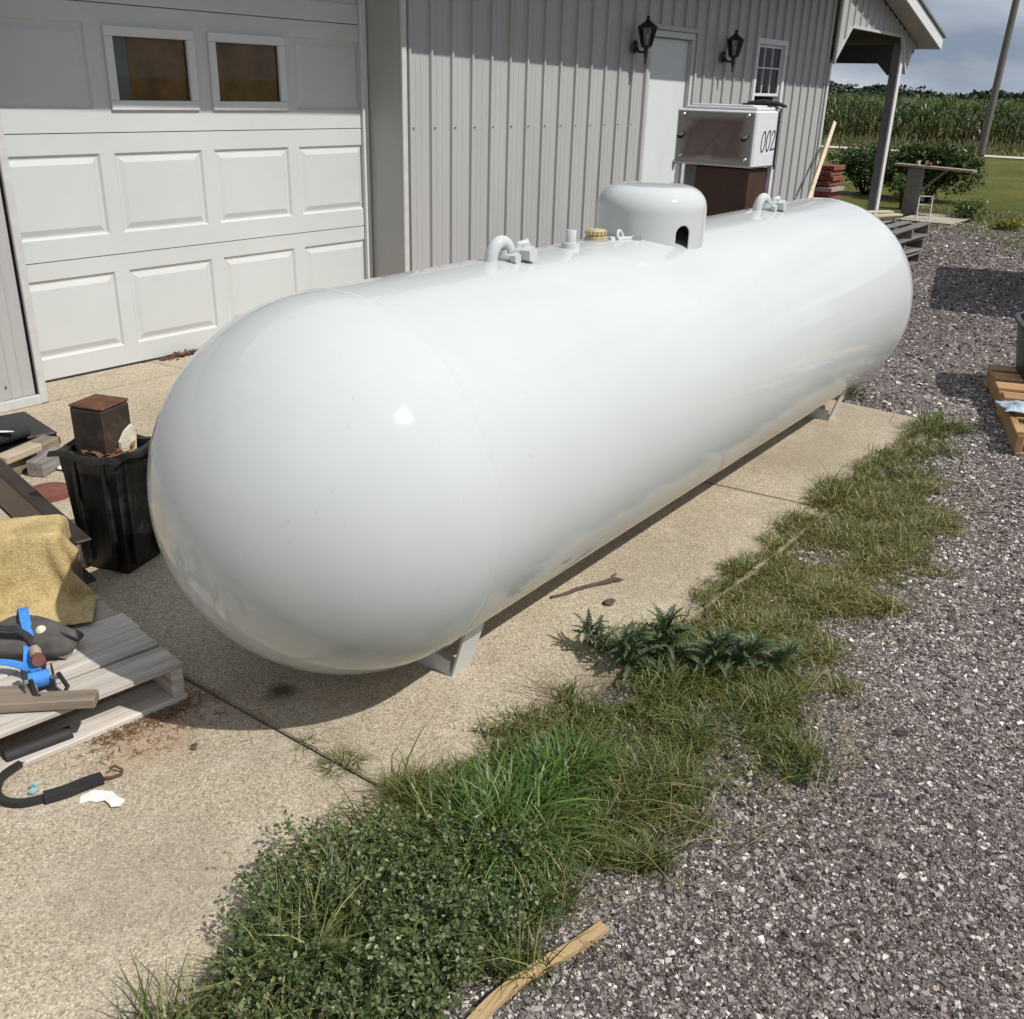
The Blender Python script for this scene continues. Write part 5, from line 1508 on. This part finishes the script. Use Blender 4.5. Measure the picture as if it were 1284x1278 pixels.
# clover-like weed: stems fanned over the corner with small leaves
def weed(name, label, cx, cy, rx, ry, h, nst, nl, cols, size, seed, wts):
    r = np.random.default_rng(seed)
    root = empty(name, (cx, cy, -0.02), 0, label, 'weed')
    base, lean, hh, am = [], [], [], []
    an = r.uniform(0, 6.283, nst); rr = np.sqrt(r.uniform(0, 1, nst))
    b = np.stack([rr * np.cos(an) * rx * .75, rr * np.sin(an) * ry * .75, np.zeros(nst)], 1)
    lean = an + r.normal(0, .5, nst); hh = r.uniform(.5, 1.35, nst) * h * (1.1 - .45 * rr) * (.7 + .6 * (0.5 + 0.5 * np.sin(b[:, 0] * 31 + seed) * np.sin(b[:, 1] * 27))); am = r.uniform(.3, 1.1, nst)
    v, f, c = blades(b, hh, np.full(nst, .0028), lean, am, pal(nst, [(.10, .12, .04), (.13, .10, .05)], [2, 1], rng=r), rng=r)
    link('stems', np_mesh('stems', v, f, c), M['leaf_weed'], root)['kind'] = 'stuff'
    k = r.integers(0, nst, nl); t = r.uniform(.25, 1.0, nl) ** .7
    d = np.stack([np.cos(lean[k]), np.sin(lean[k]), np.zeros(nl)], 1)
    p = b[k] + d * (am[k] * hh[k] * t ** 1.7)[:, None] + np.array([0, 0, 1]) * (hh[k] * (t - .45 * am[k] * t ** 2.6))[:, None] + r.normal(0, .006, (nl, 3))
    v, f, c = leaves(p, r.uniform(.45, 1.5, nl) * size, pal(nl, cols, wts, rng=r), rng=r, asp=.62)
    link('foliage', np_mesh('foliage', v, f, c), M['leaf_weed'], root)['kind'] = 'stuff'
    return root
CLV = [(0.10, 0.140, 0.050), (0.155, 0.195, 0.075), (0.058, 0.088, 0.032), (0.29, 0.31, 0.16)]
weed('clover_weed', 'dense dark green clover weed spilling over the near concrete corner', 0.98, 1.12, 0.31, 0.27, 0.135, 800, 17000, CLV, 0.0125, 31, [4, 3, 4, .8])
weed('clover_weed', 'darker clover weed between the near clover and the bright grass clump', 1.24, 1.06, 0.22, 0.19, 0.115, 420, 8000, CLV, 0.012, 32, [4, 3, 4, .8])
weed('clover_weed', 'brownish clover weed at the very bottom of the strip', 0.68, 1.06, 0.24, 0.22, 0.10, 340, 6500, CLV + [(.17, .15, .07)], 0.012, 33, [3, 3, 3, 1, 3])
weed('clover_weed', 'loose pale clover sprig reaching onto the concrete', 1.10, 1.31, 0.16, 0.10, 0.13, 150, 2600, CLV, 0.012, 34, [3, 4, 2, 2])

# thistle: lobed leaves, each a piece
def thistle_leaf(seed, L=0.115):
    r = random.Random(seed)
    V, F = [], []
    n = 15
    for k in range(n + 1):
        t = k / n
        xx = L * t; zz = L * (0.55 * t - 0.75 * t * t)
        w = L * 0.15 * (1 - t) ** .6 * (0.4 + 1.2 * t) ** .5 * (1.35 if k % 2 else 0.5) * r.uniform(.85, 1.15)
        V += [(xx - (0.006 if k % 2 else 0), -w, zz + abs(w) * .5 + (0.006 if k % 2 else 0)), (xx, 0, zz), (xx - (0.006 if k % 2 else 0), w, zz + abs(w) * .5 + (0.006 if k % 2 else 0))]
    for k in range(n):
        a_ = 3 * k
        F += [(a_, a_ + 3, a_ + 4, a_ + 1), (a_ + 1, a_ + 4, a_ + 5, a_ + 2)]
    C = np.array([(0.050, 0.080, 0.034)] * len(V)); C[1::3] = (0.10, 0.13, 0.07)
    me = np_mesh('leaf', V, F, C * r.uniform(.8, 1.2), True); me.materials.append(M['leaf_weed'])
    return me
TLm = [thistle_leaf(s) for s in range(5)]
def thistle(label, cx, cy, n, spread, sc, tilt=0.0):
    root = empty('thistle', (cx, cy, -0.01), 0, label, 'thistle')
    for k in range(n):
        lv_ = k / n
        an = k * 2.399963
        s_ = sc * (1.15 - .55 * lv_) * random.uniform(.85, 1.15)
        o = link('leaf', TLm[k % 5], None, root, (math.cos(an) * .012 + spread * math.cos(tilt) * lv_, math.sin(an) * .012 + spread * math.sin(tilt) * lv_, 0.012 + lv_ * 0.10 * sc), (0, R_(-14 - 44 * lv_ + random.uniform(-22, 18)), an + random.uniform(-.6, .6)))
        o.scale = (s_, s_, s_)
    tube('stem', [(0, 0, 0), (spread * math.cos(tilt) * .6, spread * math.sin(tilt) * .6, .07 * sc), (spread * math.cos(tilt), spread * math.sin(tilt), .13 * sc)], [.007, .006, .004], M['weed_stem'], root, 6)
TH = [(2.27, 1.37, 22, .07, .8, 1.9, 'dark spiny thistle reaching farthest over the concrete'), (2.26, 1.25, 30, .05, .95, 2.6, 'dark spiny thistle second from the concrete side of the patch'),
      (2.36, 1.20, 34, .06, 1.0, .8, 'tallest dark thistle in the middle of the thistle patch'), (2.39, 1.08, 30, .05, .9, -.6, 'dark thistle just gravel side of the tallest one'),
      (2.46, 1.02, 26, .06, .95, -1.4, 'dark thistle second from the gravel side of the patch'), (2.53, .93, 20, .05, .75, -1.2, 'smallest dark thistle nearest the gravel')]
for (cx, cy, n, sp, sc, tl_, lb) in TH: thistle(lb, cx, cy, n, sp, sc, tl_)

# ------------------------------------------------------------------ gravel stones in view
def stones(n, x0, x1, y0, y1, s0, s1, rng):
    xx = rng.uniform(x0, x1, n); yy = rng.uniform(y0, y1, n)
    # keep to the wedge the yard shows, thin out under the grass and off the concrete
    yr = np.interp(xx, RX, RY_)
    keep = (yy < np.where(xx < 5.5, 1.26, 4.9))
    xx, yy = xx[keep], yy[keep]; n = len(xx)
    base = np.array([(-1, -1, -1), (1, -1, -1), (1, 1, -1), (-1, 1, -1), (-1, -1, 1), (1, -1, 1), (1, 1, 1), (-1, 1, 1)], float)
    f = np.array([(0, 3, 2, 1), (4, 5, 6, 7), (0, 1, 5, 4), (1, 2, 6, 5), (2, 3, 7, 6), (3, 0, 4, 7)])
    P = base[None] * rng.uniform(.2, 1.0, (n, 8, 3)) * np.array([1.15, .85, .65])
    an = rng.uniform(0, 6.283, n); tl = rng.normal(0, .5, n)
    ca, sa, ct, st = np.cos(an), np.sin(an), np.cos(tl), np.sin(tl)
    X = P[..., 0]; Y = P[..., 1] * ct[:, None] - P[..., 2] * st[:, None]; Z = P[..., 1] * st[:, None] + P[..., 2] * ct[:, None]
    s = rng.lognormal(math.log(s0), .45, n).clip(s0 * .4, s1)
    V = np.stack([X * ca[:, None] - Y * sa[:, None], X * sa[:, None] + Y * ca[:, None], Z], -1) * s[:, None, None]
    V += np.stack([xx, yy, gz(xx, yy) + s * rng.uniform(-0.25, 0.25, n)], -1)[:, None, :]
    C = pal(n, [(.062, .055, .052), (.13, .118, .111), (.215, .197, .185), (.34, .315, .298), (.56, .53, .50), (.26, .21, .155)], [3.2, 3.4, 3.2, 2.6, 1.3, .5], .22, rng)
    big = 0.5 + 0.5 * np.sin(xx * 1.9 + 1.3 * np.sin(yy * 2.3)) * np.sin(yy * 2.7 + 1.1 * np.sin(xx * 1.4))
    C = C * (0.82 + 0.36 * big)[:, None] * np.stack([np.full(n, 1.03), 0.965 + 0.03 * big, 0.94 + 0.05 * big], 1)
    C = np.repeat(C[:, None, :], 8, 1)
    F = f[None] + (np.arange(n) * 8)[:, None, None]
    return V.reshape(-1, 3), F.reshape(-1, 4), C.reshape(-1, 3)
rg_ = np.random.default_rng(5)
parts = [stones(150000, 0.6, 3.2, -0.5, 1.25, 0.0034, 0.0105, rg_), stones(80000, 3.2, 6.5, -0.1, 1.4, 0.0045, 0.012, rg_), stones(30000, 5.4, 10.5, 0.6, 3.4, 0.0075, 0.02, rg_), stones(9000, 10.5, 12.6, 1.2, 4.2, 0.009, 0.022, rg_), stones(6000, 12.4, 15.4, 1.6, 4.6, 0.010, 0.024, rg_), stones(60, 0.6, 4.5, -0.5, 1.2, 0.014, 0.024, rg_)]
V, F, C = cat_(parts)
o = link('gravel_stones', np_mesh('gravel_stones', V, F, C), M['stones']); tag(o, 'loose crushed gravel stones covering the yard', 'gravel', kind='stuff')

# ------------------------------------------------------------------ far plants
# yellow-green weeds at the yard's far edge
xx = RNG.uniform(12.0, 17.5, 9000); yy = RNG.uniform(1.8, 5.0, 9000)
keep = ((xx > 13.4 + 1.0 * np.sin(yy * 2.1)) | (RNG.uniform(size=9000) < .06)) & ~((xx > 15.0) & (xx < 16.35) & (yy > 3.9) & (yy < 4.8))
xx, yy = xx[keep], yy[keep]; n = len(xx)
V, F, C = blades(np.stack([xx, yy, np.full(n, -.04)], 1), RNG.uniform(.03, .13, n), RNG.uniform(.006, .014, n), RNG.uniform(0, 6.28, n), RNG.uniform(.4, 1.4, n), pal(n, [(.13, .13, .04), (.20, .16, .06), (.08, .11, .025), (.26, .21, .12)], [3, 2, 3, 2]))
o = link('weedy_grass', np_mesh('weedy_grass', V, F, C), M['leaf_grass']); tag(o, 'patchy yellow green weeds where gravel meets lawn', 'weeds', kind='stuff')

def bush(label, cx, cy, rx, ry, h, n, cols, wts, size, seed, z=-0.045, name='bush'):
    r = np.random.default_rng(seed)
    root = empty(name, (cx, cy, z), 0, label, 'bush')
    lobes = [(r.uniform(-.55, .55) * rx, r.uniform(-.55, .55) * ry, r.uniform(.35, .8) * h, r.uniform(.28, .5)) for _ in range(14)]
    lobes.append((0, 0, .5 * h, .8))
    k = r.integers(0, len(lobes), n); Lb = np.array(lobes)[k]
    d = r.normal(size=(n, 3)); d /= np.linalg.norm(d, axis=1)[:, None]
    rad = r.uniform(.55, 1.08, n) ** .7
    P = np.stack([Lb[:, 0] + d[:, 0] * Lb[:, 3] * rx * rad, Lb[:, 1] + d[:, 1] * Lb[:, 3] * ry * rad, Lb[:, 2] + d[:, 2] * Lb[:, 3] * h * .62 * rad], 1)
    P[:, 2] = np.maximum(P[:, 2], .03)
    v, f, c = leaves(P, r.uniform(.7, 1.3, n) * size, pal(n, cols, wts, rng=r), rng=r, asp=.6)
    link('crown', np_mesh('crown', v, f, c), M['leaf_bush'], root)
    bm = bmesh.new()
    for q in range(9):
        an = r.uniform(0, 6.28)
        tube_bm(bm, [(math.cos(an) * .05, math.sin(an) * .05, 0), (math.cos(an) * rx * .3, math.sin(an) * ry * .3, h * .4), (math.cos(an) * rx * .6, math.sin(an) * ry * .6, h * .75)], [.022, .014, .006], 5)
    link('trunk', bm_mesh(bm, 'trunk', True), M['twig'], root)
    return root
BSH = [(0.050, 0.085, 0.020), (0.030, 0.052, 0.014), (0.085, 0.12, 0.03), (0.16, 0.13, 0.04)]
bush('rounded green bush right of the porch post behind the work stand', 18.6, 5.42, 0.85, 0.92, 0.98, 9000, BSH, [4, 4, 2, .8], .075, 41)
bush('rounded green bush seen through the porch, left of its post', 19.0, 6.62, 0.62, 0.70, 0.84, 5600, BSH, [4, 4, 2, .3], .07, 42)
bush('light green sapling just right of the porch post', 17.0, 5.25, 0.26, 0.26, 0.55, 900, [(.10, .16, .03), (.07, .12, .03)], [1, 1], .06, 43, name='sapling')
bush('small light green weed bush at the lawn corner', 16.2, 4.02, 0.30, 0.30, 0.30, 1100, [(.09, .14, .03), (.13, .17, .045)], [1, 1], .05, 44, name='weed_bush')
# yellow flowering weed
bush('small yellow flowering weed at the right edge of the yard', 15.2, 3.25, 0.30, 0.25, 0.16, 700, [(.30, .27, .03), (.13, .15, .03)], [1, 1.4], .04, 45, name='flowering_weed')

# corn field
def corn():
    parts = []
    rr = np.random.default_rng(9)
    xs, ys = [], []
    for row, xr in enumerate(np.arange(41.6, 60, 0.62)):
        step = 0.16 if row < 3 else (0.28 if row < 10 else 0.5)
        y_ = np.arange(-14, 40, step)
        xs.append(xr + rr.normal(0, .06, len(y_))); ys.append(y_ + rr.normal(0, .05, len(y_)))
    xs = np.concatenate(xs); ys = np.concatenate(ys); N = len(xs)
    front = xs < 43.5
    H = 1.52 + rr.normal(0, .06, N) + .05 * np.sin(ys * .4)
    # stalks
    parts.append(blades(np.stack([xs, ys, np.full(N, -.09)], 1), H, np.full(N, .028), rr.uniform(0, 6.28, N), rr.uniform(0, .06, N), pal(N, [(.11, .13, .04), (.16, .13, .06)], [2, 1], rng=rr), 2, rng=rr))
    for k in range(9):
        t = .14 + .78 * k / 8
        m = front | (t > .55)
        n = m.sum()
        b = np.stack([xs[m], ys[m], -.09 + H[m] * (t + rr.normal(0, .03, n))], 1)
        if t < .38: cols, wts = [(.20, .15, .07), (.10, .11, .03), (.075, .10, .022)], [2.2, 2, 2]
        else: cols, wts = [(.060, .098, .022), (.088, .130, .032), (.042, .070, .017), (.15, .165, .06)], [4, 3, 3, 1]
        parts.append(blades(b, rr.uniform(.45, .75, n), rr.uniform(.05, .085, n), rr.uniform(0, 6.28, n), rr.uniform(.7, 1.5, n), pal(n, cols, wts, .25, rr), 3, .4, rr))
    # tassels
    b = np.stack([xs, ys, -.09 + H * .96], 1)
    for q in range(2):
        parts.append(blades(b, rr.uniform(.12, .24, N), np.full(N, .022), rr.uniform(0, 6.28, N), rr.uniform(.1, .8, N), pal(N, [(.20, .16, .07), (.15, .13, .05)], [1, 1], rng=rr), 2, rng=rr))
    return cat_(parts)
V, F, C = corn()
o = link('corn_field', np_mesh('corn_field', V, F, C), M['leaf_corn']); tag(o, 'tall green corn field beyond the lane', 'corn', kind='stuff')
# rough verge in front of the corn
n = 9000
xx = RNG.uniform(37.7, 41.5, n); yy = RNG.uniform(-8, 26, n)
V, F, C = blades(np.stack([xx, yy, np.full(n, -.09)], 1), RNG.uniform(.08, .32, n), RNG.uniform(.02, .04, n), RNG.uniform(0, 6.28, n), RNG.uniform(.3, 1.2, n), pal(n, [(.10, .12, .03), (.17, .15, .06), (.07, .10, .02), (.22, .17, .09)], [3, 3, 2, 1]))
o = link('verge_grass', np_mesh('verge_grass', V, F, C), M['leaf_grass']); tag(o, 'rough grassy verge between the lane and the corn', 'grass', kind='stuff')
# far tree line
rr = np.random.default_rng(17)
parts = []
for k in range(150):
    ty = rr.uniform(-40, 260); tx = 330 + rr.uniform(-25, 25)
    px_r = ty / tx
    hh = rr.uniform(3.2, 7.0) * (1.0 + 0.4 * math.sin(ty * .05))
    w = rr.uniform(3, 7); n = 420
    d = rr.normal(size=(n, 3)); d /= np.linalg.norm(d, axis=1)[:, None]
    lob = rr.normal(0, .45, (7, 3)); lk = rr.integers(0, 7, n)
    P = np.stack([tx + (d[:, 0] * .6 + lob[lk, 0]) * w, ty + (d[:, 1] * .6 + lob[lk, 1]) * w, np.maximum(.2, hh * .5 + (d[:, 2] * .55 + lob[lk, 2] * .7) * hh * .42)], 1)
    parts.append(leaves(P, rr.uniform(.8, 1.7, n), pal(n, [(.022, .032, .018), (.032, .046, .022), (.016, .024, .014)], [1, 1, 1], rng=rr), rng=rr, asp=.8))
V, F, C = cat_(parts)
o = link('tree_line', np_mesh('tree_line', V, F, C), M['leaf_far']); tag(o, 'far dark line of trees behind the corn field', 'trees', kind='stuff')
